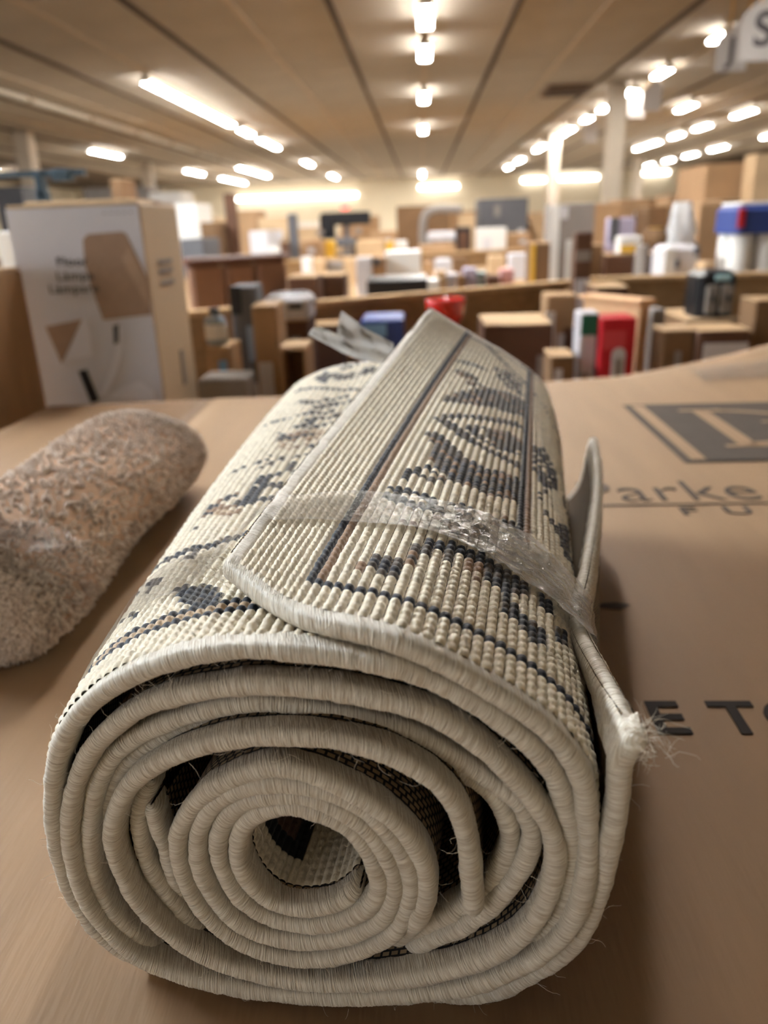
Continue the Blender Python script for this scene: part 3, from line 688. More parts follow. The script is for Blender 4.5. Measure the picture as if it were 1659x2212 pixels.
def edge_frames(C):
    T = np.gradient(C, axis=0); T /= np.linalg.norm(T, axis=1, keepdims=True)
    D = np.tile(np.array([0., 1, 0]), (len(C), 1))
    N = np.cross(T, D); N /= np.linalg.norm(N, axis=1, keepdims=True)
    return D, N
def ribbon(name, C, y1, th=0.0062, ny=14, mat=None):
    """sheet standing back from an end-face curve, two faces with a real thickness"""
    D, N = edge_frames(C)
    s = np.r_[0, np.cumsum(np.linalg.norm(np.diff(C, axis=0), axis=1))]
    t = np.linspace(0, 1, ny)
    P, Us, Vs = [], [], []
    for sg in (1, -1):
        y = C[:, 1:2] + .010 + (y1 - C[:, 1:2] - .010) * t[None, :] ** 1.6
        Q = np.stack([np.repeat((C[:, 0] + sg * N[:, 0] * th / 2)[:, None], ny, 1), y, np.repeat((C[:, 2] + sg * N[:, 2] * th / 2)[:, None], ny, 1)], -1)
        P.append(Q); Us.append(np.repeat(s[:, None], ny, 1)); Vs.append(y)
    # outer face, then inner face reversed, joined at the far end
    Q = np.concatenate([P[0], P[1][:, ::-1]], 1)
    me = gridmesh(name, Q, mat or BACK)
    uvgrid(me, np.concatenate([Us[0], Us[1][:, ::-1]], 1), np.concatenate([Vs[0], Vs[1][:, ::-1]], 1))
    return obj(name, me, rug)
def weave(motif, nu, nv, seed):
    """dye index of every loop: motif = (dyes to mix, line width or 0 for a filled shape, outline in loops)"""
    R = np.random.default_rng(seed)
    K = np.zeros((nu, nv), int)
    I, J = np.meshgrid(np.arange(nu) + .5, np.arange(nv) + .5, indexing='ij')
    for dyes, wid, pts in motif:
        if wid == 0:
            m = np.zeros((nu, nv), bool); n = len(pts)
            for k in range(n):
                (i0, j0), (i1, j1) = pts[k], pts[(k + 1) % n]
                m ^= ((j0 > J) != (j1 > J)) & (I < (i1 - i0) * (J - j0) / (j1 - j0 + 1e-9) + i0)
        else:
            d = np.full((nu, nv), 1e9)
            for (i0, j0), (i1, j1) in zip(pts[:-1], pts[1:]):
                l2 = (i1 - i0) ** 2 + (j1 - j0) ** 2 + 1e-9
                t = np.clip(((I - i0) * (i1 - i0) + (J - j0) * (j1 - j0)) / l2, 0, 1)
                d = np.minimum(d, np.hypot(I - i0 - t * (i1 - i0), J - j0 - t * (j1 - j0)))
            m = d < wid
        K[m] = R.choice(dyes, int(m.sum()))
    return K
def dye_grid(K, seed):
    R = np.random.default_rng(seed)
    return np.clip(DYES[K] * (1 + R.normal(0, .05, K.shape + (1,))), 0, 1)
def pile(name, S, nu, nv, v0, v1, G, sub=5, u0=0.0, u1=1.0, sign=1, hgt=0.0027, base=0.0026):
    fu = np.arange(nu * sub + 1) / sub; fv = np.arange(nv * sub + 1) / sub
    FU, FV = np.meshgrid(fu, fv, indexing='ij')
    P = S(u0 + (u1 - u0) * FU / nu, v0 + (v1 - v0) * FV / nv)
    N = normals(P) * sign
    cu, cv = np.clip(FU.astype(int), 0, nu - 1), np.clip(FV.astype(int), 0, nv - 1)
    a = (FU - cu) * 2 - 1; b = (FV - cv) * 2 - 1
    R = np.random.default_rng(3)
    jit = 1 + R.normal(0, .10, (nu, nv))[cu, cv]
    h = np.sqrt(np.clip(1 - .995 * a * a, 0, 1)) * (.52 + .48 * np.sqrt(np.clip(1 - .95 * b * b, 0, 1))) * jit
    me = gridmesh(name, P + N * (base + hgt * h)[..., None], PILE, vcol=G[cu, cv])
    o = obj(name, me, rug); o['kind'] = 'stuff'
    return o

CA = catmull(np.vstack([tr(A_IN)[:-1], tr(A_OUT)]), 1500)
CB = catmull(np.vstack([tr(B_FLAP)[:-1], tr(B_UNDER)[:-1], tr(B_LEFT)[:-1], tr(B_IN)]), 1700)
CD = catmull(tr(D_IN), 700); CE = catmull(tr(E_IN), 1300)
for k, C in enumerate((CA, CB, CD, CE)):
    D, N = edge_frames(C)
    sweep_binding('end_binding', C, D, N, seed=k + 11)
ribbon('rolled_leaf', catmull(tr(A_IN), 700), RL - .01)
ribbon('rolled_leaf', catmull(tr(B_IN), 600), RL - .03)
ribbon('rolled_leaf', CD[::3], RL - .04)
ribbon('rolled_leaf', CE[::2], RL - .02)
ribbon('rolled_leaf', catmull(tr(B_UNDER), 160), RL)

# outer leaves: backing sheet + looped pile
def sheet_back(name, S, nu=120, nv=60, th=.0030, sign=1):
    U, V = np.meshgrid(np.linspace(0, 1, nu), np.linspace(.022, 1, nv), indexing='ij')
    P = S(U, V); N = normals(P) * sign
    Q = np.concatenate([P + N * th, (P - N * th)[:, ::-1]], 1)
    me = gridmesh(name, Q, BACK)
    uvgrid(me, np.concatenate([U, U], 1) * .34, np.concatenate([V, V[:, ::-1]], 1) * RL)
    return obj(name, me, rug)
def sign_out(S, centre):
    P = S(*np.meshgrid(np.linspace(0, 1, 9), np.linspace(0, 1, 9), indexing='ij')); N = normals(P)
    return 1 if np.sum(N * (P - np.array([centre[0], 0, centre[1]])) * np.array([1, 0, 1])) > 0 else -1
SGA, SGB = sign_out(SA, (.03, .08)), sign_out(SB, (-.03, .08))
sheet_back('outer_leaf', SA, sign=SGA); sheet_back('outer_leaf', SB, sign=SGB)
MOTIF_A = [
    ((3, 3, 3, 1), 0.75, ((57.9, 124.3), (54.6, 124.5), (51.5, 120.1), (47.3, 113.5), (43.5, 109.5), (40.7, 105.8))),
    ((1, 1, 3), 0.75, ((59.1, 102.2), (55.8, 103.5), (52.3, 102.4))),
    ((3, 3, 0, 2), 0, ((58.1, 96), (55.9, 97.5), (53.4, 93.5), (50.9, 87.3), (54.5, 86))),
    ((3, 3, 0, 1), 0, ((51, 108.4), (47.2, 110.7), (44.5, 107.1), (42.7, 97.3), (46.4, 95.6), (49.9, 100.9))),
    ((3, 3, 3, 3, 3, 2, 1), 0, ((57.3, 72.8), (56.2, 79), (54.1, 82.6), (51.3, 88.2), (47.6, 92.4), (44, 94.1), (41.8, 91.4), (42.1, 82), (45.6, 78.8), (49.9, 75.6), (53.7, 72.6))),
    ((1, 1, 3), 1.0, ((54.9, 64.3), (52.3, 66.2), (48.8, 69.4), (45.3, 72.8), (42.2, 75.2))),
    ((3, 3, 1), 1.0, ((55.9, 62.6), (53.4, 58.6), (50.7, 54.6), (47.6, 52.8), (45.1, 52.8), (42.6, 53.9))),
    ((1, 3), 0.75, ((51.8, 60.9), (49.2, 62.8), (47.1, 63.9))),
    ((3, 3, 3, 2), 0, ((49.4, 60.5), (47.8, 65), (45.1, 67.3), (43, 66.7), (43.3, 60.7), (46.3, 56.7), (48.2, 56.9))),
    ((1, 1, 3), 0.75, ((51.2, 60.3), (49.1, 56.5), (46.5, 56.2), (42.9, 59))),
    ((3, 3, 3, 1, 2), 0, ((57.4, 55.2), (55.8, 55.6), (54.3, 53.9), (52.7, 49.9), (50.4, 46.3), (48.1, 44.5), (50.6, 42.8), (53.1, 44.3), (55.4, 44.3), (55.3, 49.4))),
    ((3, 3, 3, 1, 1, 2, 2, 5), 0, ((55.3, 43.9), (53, 46), (50.4, 45.2), (47.4, 45.4), (44.8, 47.1), (42.5, 48), (42.5, 40.1), (44.9, 37.1), (47, 36.3), (49.5, 36.2), (51.5, 36.5), (53, 37.7))),
    ((1, 5), 0.75, ((56.9, 35), (55.5, 37.9), (54.4, 39), (52.3, 40.1))),
    ((3, 3, 2, 3, 0), 0, ((55.2, 36), (53, 38.6), (51, 36.9), (53, 33.7))),
    ((1, 5), 0.75, ((56.8, 30.3), (55.2, 29.7), (53.7, 29), (52.3, 28.2))),
    ((1, 1, 5), 1.0, ((56.1, 26.9), (54.3, 26.3), (52.1, 26))),
    ((3, 3), 0, ((57.9, 27.5), (57.3, 30.3), (56.3, 29.2), (56.3, 26))),
    ((2, 1, 1, 0, 2), 0, ((51.5, 28.2), (49.7, 30.3), (47.9, 29.9), (47.8, 27.1), (49.4, 26))),
    ((2, 5, 3, 0), 0, ((46.7, 29), (44.9, 32.6), (43.3, 31.8), (43.7, 29), (45.7, 27.9))),
    ((3, 3, 0, 0, 2), 0, ((52.1, 24.1), (49, 25.8), (46.3, 26.5), (45.6, 23.5), (48.1, 21.2), (51, 21.1))),
    ((0, 0, 2, 3, 0), 0, ((55.1, 20.9), (52.4, 22.2), (51.4, 20.5), (53.9, 18.6))),
    ((2, 2), 0, ((57, 9.6), (56.2, 10.5), (55.5, 8), (56.4, 8))),
    ((3, 3, 3, 1), 0, ((56.1, 11.2), (54.8, 12), (53.3, 12), (52.8, 8.8), (54, 7.7), (55.2, 8.6))),
    ((3, 2), 0, ((53.1, 12.2), (52.5, 13.3), (52.2, 11.8), (52.9, 10.9))),
    ((2, 3, 3), 0, ((53, 15.6), (51.7, 16.5), (51.1, 14.1), (52.5, 13.1))),
    ((1, 1, 5), 1.0, ((51.3, 16.7), (49.8, 17.5), (48, 17.9), (46.4, 18.6))),
    ((3, 0, 3), 0, ((50.1, 16.2), (49, 17.3), (48.6, 15.2), (49.7, 14.3))),
    ((2, 2, 0, 0), 0, ((47.8, 17.3), (46.5, 17.5), (46.3, 12.9), (47.8, 13.1))),
    ((3, 3, 3, 1, 1, 5), 0, ((46.3, 17.3), (44.4, 19), (42.2, 19.4), (40.5, 19.4), (40.7, 16.9), (43.3, 14.6), (45.1, 13.3), (46.2, 14.3))),
    ((1, 1, 1, 3, 5), 0, ((44.2, 12.8), (43.2, 13.9), (42.2, 12.6), (40.9, 11.8), (39.5, 12), (38.8, 9.4), (40.2, 8), (41.7, 9.2), (43.2, 10.1), (44, 10.5))),
    ((1, 1), 0, ((40.2, 18.4), (38.4, 19.2), (37.9, 16.5), (39.5, 15.6))),
    ((3, 1, 3, 0), 0, ((38.5, 14.1), (36.3, 15.8), (36.5, 12.6), (38.3, 11.4))),
    ((1, 1, 3, 3, 0), 0, ((40.7, 69), (38.5, 72.9), (34.8, 67.8), (35.3, 59), (39.1, 52.2), (40.7, 56.9))),
    ((1, 0, 3), 0, ((40.2, 49.2), (38.2, 52.2), (38.8, 46.5), (40.5, 44.1))),
    ((3, 1, 0), 0.75, ((38.8, 104.5), (34.5, 101.8), (29.4, 103.5))),
    ((1, 1, 3), 1.0, ((38.4, 42.8), (36.2, 41.1), (34.3, 38.2), (28.9, 45.2))),
    ((5, 1, 3, 3), 0, ((36.1, 44.8), (29.2, 58.2), (32, 44.3), (35.4, 37.9))),
]
MOTIF_B = [
    ((1, 1, 1, 5, 5, 3), 0, ((36.2, 14.6), (37.7, 14.8), (40.3, 13.1), (42.1, 10.9), (43.4, 7.5), (40.9, 8.2), (38.5, 9.6))),
    ((1, 3, 0), 0, ((28.3, 14.1), (28.3, 16.5), (33.2, 12.6), (33.6, 11.1), (28.3, 15.2))),
    ((3, 3, 1, 0), 0, ((28.4, 22.6), (29.4, 23.3), (32.7, 21.1), (33.8, 18.8), (31.5, 18.4))),
    ((1, 1, 3), 1.0, ((28.3, 27.9), (30.8, 27.5), (34.2, 26.7), (37.2, 26.2), (38.9, 26.7), (40.6, 28))),
    ((3, 3, 0), 0, ((34, 25.4), (35.5, 25.6), (36.7, 22.2), (35.4, 22.6))),
    ((3, 0, 0), 0, ((31.1, 36.9), (32.6, 37.1), (34.3, 31.4), (33.3, 30.5))),
    ((1, 2), 1.0, ((32.6, 39.9), (33.4, 43.5), (34.7, 45))),
    ((1, 1, 1), 1.0, ((36.5, 39.4), (38, 40.1), (39.4, 41.4), (41, 40.7), (42.5, 41.4))),
    ((2, 2, 0, 4), 0, ((33.4, 39), (34.4, 41.8), (37.2, 40.5), (37.6, 36.5), (35.7, 36.3))),
    ((1, 1, 3), 1.0, ((36.9, 40.7), (38.2, 43.1), (38.3, 46.5), (39.9, 46.7), (41.5, 45.4), (42.8, 47.7))),
    ((1, 1), 0, ((36.7, 49.5), (37.5, 51.6), (38.7, 49.4), (38.5, 46.3))),
    ((1, 0, 1), 0.75, ((37.8, 50.1), (39.4, 52.4), (41, 52.9))),
    ((1, 3), 0, ((39.4, 57.1), (40.6, 57.9), (41.4, 53.7), (40.3, 52.9))),
    ((1, 1), 0, ((41.3, 52.9), (42.4, 53.5), (43.5, 47.7), (42.6, 46.3))),
    ((3, 1, 0), 0.75, ((32.3, 58.6), (35, 59.5), (37.7, 59.7), (40.6, 61.1), (43.1, 62.2))),
    ((2, 4, 4, 2, 0), 0, ((36, 71.6), (37.9, 75.8), (42.3, 77.3), (43.7, 65.8), (40.5, 65.2), (37.9, 64.8))),
    ((3, 0, 0), 0, ((35, 62.6), (37.1, 63.1), (38, 56.5), (36.4, 56.5))),
    ((1, 3, 0), 0, ((34.7, 77.7), (37, 74.5), (37.2, 70.9), (36, 71.6))),
    ((1,), 0, ((40.4, 67.5), (42.7, 67.5), (43.2, 63.7), (41, 65.2))),
    ((1, 1, 3), 1.0, ((32.4, 87.7), (34.7, 86.5))),
    ((1, 1, 3), 1.0, ((37.9, 79.2), (39.5, 80.7))),
    ((1, 1, 3), 1.0, ((40.3, 77.8), (41.8, 79.4))),
    ((1, 1, 3), 1.0, ((41, 83.5), (42.6, 84.6))),
    ((1, 1, 3), 1.0, ((37.4, 87.5), (39, 88.8))),
    ((1, 1, 3), 1.0, ((39.3, 87.8), (40.9, 89.5))),
    ((1, 1, 3), 1.0, ((41.6, 92.8), (43.3, 93.7))),
    ((1, 1, 3), 1.0, ((43, 84.8), (44.6, 86.2))),
    ((1, 1, 3), 1.0, ((38.8, 82.8), (40.4, 84.3))),
    ((1, 1, 3), 1.0, ((38.2, 71.8), (39.7, 73.1))),
    ((1, 1, 3), 1.0, ((40.8, 97.3), (42.5, 98.6))),
    ((1, 1, 3), 1.0, ((39.1, 92.2), (40.7, 93.9))),
    ((3, 3, 0, 0), 0, ((38.1, 90.9), (40.7, 91.2), (43.1, 84.5), (40.8, 83.1))),
    ((3,), 0.75, ((35.5, 99.2), (38.2, 95.2), (39.9, 98))),
    ((1, 3), 0.75, ((33.1, 112.9), (37.8, 107.8), (41.3, 104.5), (44.1, 102.6))),
    ((1, 1, 3), 0, ((34.9, 120.5), (36.4, 125.4), (38.5, 119.2), (37.4, 111.6))),
    ((3, 3, 0), 0, ((36.3, 123.7), (40.4, 119.4), (42.9, 119.5), (42.9, 112.8), (39.1, 113.5))),
    ((1, 0, 3), 0, ((38.3, 126.7), (41.4, 129), (42.4, 125), (39.4, 122))),
    ((1, 1, 3), 0, ((42.9, 119.5), (45.1, 123.5), (45.8, 118), (43.1, 114.3))),
]

KA, KB = weave(MOTIF_A, NA, NV, 1), weave(MOTIF_B, NB, NV, 2)
_i, _j = np.meshgrid(np.arange(NA), np.arange(NV), indexing='ij')
_m = (_i < 36) & (_j > 6) & (_j < NV - 4) & (np.sin(_i * .5) + np.sin(_j * .33 + _i * .2) + np.sin(_j * .12) > 1.3)   # low on the right side
KA[_m] = rng.choice([3, 3, 1, 2], int(_m.sum()))
KA[61:] = 0; KA[:61, 4] = 1; KA[60, 4:] = 1; KA[59, 5:] = 2; KA[42, 28:] = 1; KA[41, 28:] = 2; KA[:61, NV - 3] = 1      # border lines
_i, _j = np.meshgrid(np.arange(NB), np.arange(NV), indexing='ij')
_m = (_i < 27) & (_j > 9) & (_j < NV - 4) & (np.sin(_i * .45 + 1) + np.sin(_j * .31 - _i * .25) + np.sin(_j * .14) > 1.25)
KB[_m] = rng.choice([3, 3, 1, 2, 4], int(_m.sum()))
KB[:, 5] = 1; KB[:, 6] = 4; KB[:, 7] = 1
GA, GB = dye_grid(KA, 1), dye_grid(KB, 2)
NA2 = NA - 2                                     # the pile stops short of the bound flap edge
pile('looped_pile', SA, NA2, NV, .013, .985, GA[:NA2], sign=SGA, u1=NA2 / NA)
pile('looped_pile', SB, NB, NV, .013, .985, GB, sign=SGB)
# bound long edge of the top flap and bound far end of both outer leaves
def surf_edge(S, us, vs, du, dv):
    P = S(us, vs); e = 0.004
    D = S(np.clip(us + du * e, 0, 1), np.clip(vs + dv * e, 0, 1)) - S(np.clip(us - du * e, 0, 1), np.clip(vs - dv * e, 0, 1))
    T = np.gradient(P, axis=0); D /= np.linalg.norm(D, axis=1, keepdims=True)
    N = np.cross(T, D); N /= np.linalg.norm(N, axis=1, keepdims=True)
    return P, D, N
k = np.linspace(0, 1, 240)
sweep_binding('side_binding', *surf_edge(SA, np.ones(240), k, -1, 0), seed=31, depth=.010)
sweep_binding('end_binding', *surf_edge(SA, k, np.ones(240), 0, -1), seed=32, step=.0012)
sweep_binding('end_binding', *surf_edge(SB, k, np.ones(240), 0, -1), seed=33, step=.0012)

# upright flap of sheet B beside the roll: pinched in by the tape, leaning out at both ends
_bf = catmull(tr(B_FLAP), 120)
def flap_section(y, tx, tz, bul):
    s = np.linspace(0, 1, 120)
    return np.stack([.052 + (tx - .052 + bul * 4 * s * (1 - s)) * (1 - s ** 5), np.full(120, y), tz * (1 - s) - .0055 * s], -1)
_secs = [_bf] + [flap_section(*q) for q in ((.045, .1125, .1500, .004), (.100, .1060, .1450, .010), (.18, .1164, .1333, .010), (.30, .1324, .1205, .004), (.42, .1467, .1052, -.002), (.52, .1556, .0965, -.005), (.60, .1587, .0954, -.006))]
_sy = np.array([0, .045, .10, .18, .30, .42, .52, .60]) / .60
_sd = np.array([catmull(np.array([q[i] for q in _secs]), 140) for i in range(120)])          # (120, 140, 3)
def SF(U, V):
    ks = np.clip(U, 0, 1) * 119; i0 = np.clip(ks.astype(int), 0, 118); f = (ks - i0)[..., None]
    kv = np.clip(V, 0, 1) * 139; j0 = np.clip(kv.astype(int), 0, 138); g = (kv - j0)[..., None]
    return (_sd[i0, j0] * (1 - f) + _sd[i0 + 1, j0] * f) * (1 - g) + (_sd[i0, j0 + 1] * (1 - f) + _sd[i0 + 1, j0 + 1] * f) * g
sheet_back('upright_flap', SF, nu=70, nv=70, sign=1)
sweep_binding('side_binding', *surf_edge(SF, np.zeros(240), k, 1, 0), seed=34, depth=.016, r=.0042)
sweep_binding('end_binding', *surf_edge(SF, k[:180], np.ones(180), 0, -1), seed=35, step=.001)
# pile on the inside of the coil, with the navy border corner seen down the middle
def SE(U, V):
    C = CE[:215]; ks = U * 214
    D, N = edge_frames(C); c0 = C.mean(0)
    sg = -1 if np.sum(N * (C - c0)) > 0 else 1
    g = lambda A: np.stack([np.interp(ks, np.arange(215), A[:, c]) for c in range(3)], -1)
    P = g(C) + g(N) * sg * .0005
    P[..., 1] += .012 + V * .24
    return P
_ce = CE[:215]; nE = int(length(_ce) / .0042); nEv = 52
GE = np.zeros((nE, nEv, 3)); GE[:] = CREAM
iE = int(nE * .20)
GE[iE:, 3:5] = INK; GE[iE:iE + 2, 3:] = INK; GE[iE + 2:, 5:] = srgb(104, 80, 66)
_c0 = _ce.mean(0)
_P = SE(*np.meshgrid(np.linspace(0, 1, 9), np.linspace(0, 1, 9), indexing='ij')); _N = normals(_P)
pile('looped_pile', SE, nE, nEv, 0, 1, GE, sub=4, sign=(-1 if np.sum(_N * (_P - _c0) * np.array([1, 0, 1])) > 0 else 1), hgt=.0014, base=.0026)

# clear tape round the roll: (surface, u, near edge, far edge)
def tape_band():
    rows = []
    def row(S, u, va, vb, sg, off):
        v = np.linspace(va, vb, 14); uu = np.full(14, u); e = .002
        P = S(uu, v)
        N = np.cross(S(uu + e, v) - S(uu - e, v), S(uu, v + e) - S(uu, v - e)); N /= np.linalg.norm(N, axis=1, keepdims=True)
        rows.append(P + N * sg * off)
    for u, va, vb in ((.30, .05, .14), (.36, .06, .15), (.42, .07, .16), (.48, .085, .175), (.54, .10, .19), (.60, .11, .195), (.66, .115, .20)): row(SB, u, va, vb, SGB, .0066)
    for u, va, vb in ((.995, .095, .16), (.97, .10, .165), (.93, .12, .185), (.89, .137, .205), (.84, .148, .22), (.79, .152, .222), (.74, .155, .222), (.69, .155, .226),
                      (.64, .152, .232), (.59, .148, .236), (.55, .148, .238)): row(SA, u, va, vb, SGA, .0066)
    for u, va, vb in ((.012, .13, .225), (.04, .13, .225), (.12, .13, .225), (.25, .13, .225), (.4, .13, .225), (.55, .13, .225), (.7, .13, .225)): row(SF, u, va, vb, -1 if SGF > 0 else 1, .0046)
    Q = np.array(rows)
    n = 150
    out = np.stack([catmull(Q[:, j], n) for j in range(Q.shape[1])], 1)
    # wrinkles: stronger where the tape is drawn over the right shoulder
    R = np.random.default_rng(5)
    t = np.linspace(0, 1, n)[:, None]; w = np.linspace(0, 1, 14)[None, :]
    amp = .00012 + .0010 * np.exp(-((t - .69) / .12) ** 2)
    wr = amp * (np.sin(38 * w + 9 * t + 2 * np.sin(70 * t)) + .6 * np.sin(160 * t + 9 * w) + .5 * R.normal(0, 1, (n, 14)))
    N = normals(out); c = np.array([0., 0, .09])
    N *= np.sign(np.sum(N * (out - c) * np.array([1, 0, 1]), -1, keepdims=True))
    out += N * np.abs(wr)[..., None]
    return out
_P = SF(*np.meshgrid(np.linspace(0, 1, 9), np.linspace(0, 1, 9), indexing='ij')); _N = normals(_P)
SGF = 1 if np.sum(_N * np.array([-1, 0, 0.])) > 0 else -1
_tb = tape_band()
_t = np.linspace(0, 1, _tb.shape[0])[:, None] * np.ones((1, _tb.shape[1])); _w = np.linspace(0, 1, _tb.shape[1])[None, :] * np.ones((_tb.shape[0], 1))
_c = np.clip(1 - np.abs(_t - .70) / .16, 0, 1) ** .7
_str = .5 + .5 * np.sin(46 * _w + 3 * np.sin(30 * _t))
_edge = np.clip(1 - np.minimum(_w, 1 - _w) / .05, 0, 1)  # white edge lines and shoulder streaks painted in as tape highlights
tb = obj('packing_tape', gridmesh('packing_tape', _tb, BAND, vcol=np.stack([.03 + .52 * _c * (.35 + .65 * _str) + .16 * _edge, .75 + 2.4 * _c, .25 + .75 * _c], -1)), rug)
tb['label'] = 'clear glossy packing tape wound across the rug'
# loose tail of clear wrap sticking up behind the flap
def film(name, rows, mat, amp, seed):
    Q = np.array(rows, float); R = np.random.default_rng(seed)
    A = np.stack([catmull(Q[:, j], 40) for j in range(Q.shape[1])], 1)
    B = np.stack([catmull(A[i], 24) for i in range(40)], 0)
    t = np.linspace(0, 1, 40)[:, None]; w = np.linspace(0, 1, 24)[None, :]
    B += normals(B) * (amp * (np.sin(5 * t + 6 * w) + .6 * np.sin(13 * t - 5 * w) + .15 * R.normal(0, 1, (40, 24))))[..., None]
    return obj(name, gridmesh(name, B, mat), rug)
def fp(px, py, yl): return tuple(front(px, py, yl))
film('wrap_tail', [[fp(852, 776, .50), fp(850, 758, .50), fp(850, 742, .50)], [fp(800, 762, .49), fp(797, 738, .49), fp(797, 712, .495)],
                   [fp(758, 742, .48), fp(758, 716, .485), fp(762, 690, .49)], [fp(727, 724, .475), fp(731, 698, .48), fp(737, 671, .485)]], FILM, .0014, 4)
film('wrap_tail', [[fp(850, 790, .49), fp(846, 778, .49), fp(842, 766, .49)], [fp(770, 774, .475), fp(764, 756, .475), fp(760, 738, .475)],
                   [fp(710, 746, .46), fp(710, 730, .46), fp(712, 714, .46)], [fp(666, 722, .45), fp(672, 712, .45), fp(686, 704, .45)]], FILM, .0012, 6)
# stray fibres along the bound edges
def fibres():
    V, Fc = [], []
    R = np.random.default_rng(9)
    def hair(p, d, L, r=.00009):
        n = 7; pts = [p]; d = d / np.linalg.norm(d)
        for i in range(n):
            d = d + R.normal(0, .28, 3); d /= np.linalg.norm(d); pts.append(pts[-1] + d * L / n)
        b = len(V)
        for i, q in enumerate(pts):
            rr = r * (1 - .6 * i / n)
            for a in (0, 2.1, 4.2): V.append(q + rr * np.array([cos(a), sin(a) * .5, sin(a)]))
        for i in range(n):
            for a in range(3): Fc.append((b + 3 * i + a, b + 3 * i + (a + 1) % 3, b + 3 * i + 3 + (a + 1) % 3, b + 3 * i + 3 + a))
    for C, n in ((CA, 260), (CB, 260), (CE, 120), (CD, 30)):
        D, N = edge_frames(C)
        for _ in range(n):
            i = R.integers(0, len(C)); s = R.choice([-1, 1])
            hair(C[i] + N[i] * s * .0038 + D[i] * R.uniform(-.001, .009), N[i] * s * .6 - D[i] * R.uniform(-.4, 1) + R.normal(0, .5, 3), R.uniform(.003, .011))
    for P, n, sp in ((CB[2], 120, .004), (CA[-2], 70, .004), (CA[3], 20, .003)):      # frayed corners
        for _ in range(n): hair(P + R.normal(0, sp, 3) * np.array([1, .8, 1]), R.normal(0, 1, 3) + np.array([0, -.3, .1]), R.uniform(.004, .013))
    return mesh('loose_fibres', V, Fc, FIBRE)
fo = obj('loose_fibres', fibres(), rug); fo['kind'] = 'stuff'
# ------------------------------------------------------------------ goods in the bins
def gbox(name, label, x0, x1, yt, yb, Y, dep, zb, mat, cat='box', flaps=True, rz=0.0, decals=(), side=None, group=None):
    """a box whose front stands at depth Y and spans x0..x1, top at yt (photo pixels); it rests on zb. decals: (part, fx0, fx1, fz0, fz1, mat)"""
    ym = (yt + yb) / 2
    X0, X1 = at(x0, ym, Y)[0], at(x1, ym, Y)[0]; zt = at((x0 + x1) / 2, yt, Y)[2]
    w, h = X1 - X0, max(.02, zt - zb)
    t = empty(name, ((X0 + X1) / 2, Y + dep / 2, zb), rz)
    b = min(.006, w * .06)
    obj('body', mesh('body', *boxvf(w, dep, h, (0, 0, h / 2), b), mat), t)
    if flaps:
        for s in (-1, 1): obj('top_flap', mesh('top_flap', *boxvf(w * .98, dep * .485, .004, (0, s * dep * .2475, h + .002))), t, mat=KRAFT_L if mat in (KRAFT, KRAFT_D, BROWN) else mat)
        obj('tape_strip', mesh('tape_strip', *boxvf(w * .99, min(.05, dep * .3), .0015, (0, 0, h + .0052))), t, mat=TAPE_TAN)
    for nm, a, c, d, e, m in decals:
        obj(nm, mesh(nm, *boxvf(w * (c - a), .003, h * (e - d), (w * ((a + c) / 2 - .5), -dep / 2 - .0018, h * (d + e) / 2))), t, mat=m)
    tag(t, label, cat, group)
    return zb + h + (.006 if flaps else 0)
T1, T2 = .62, 1.0

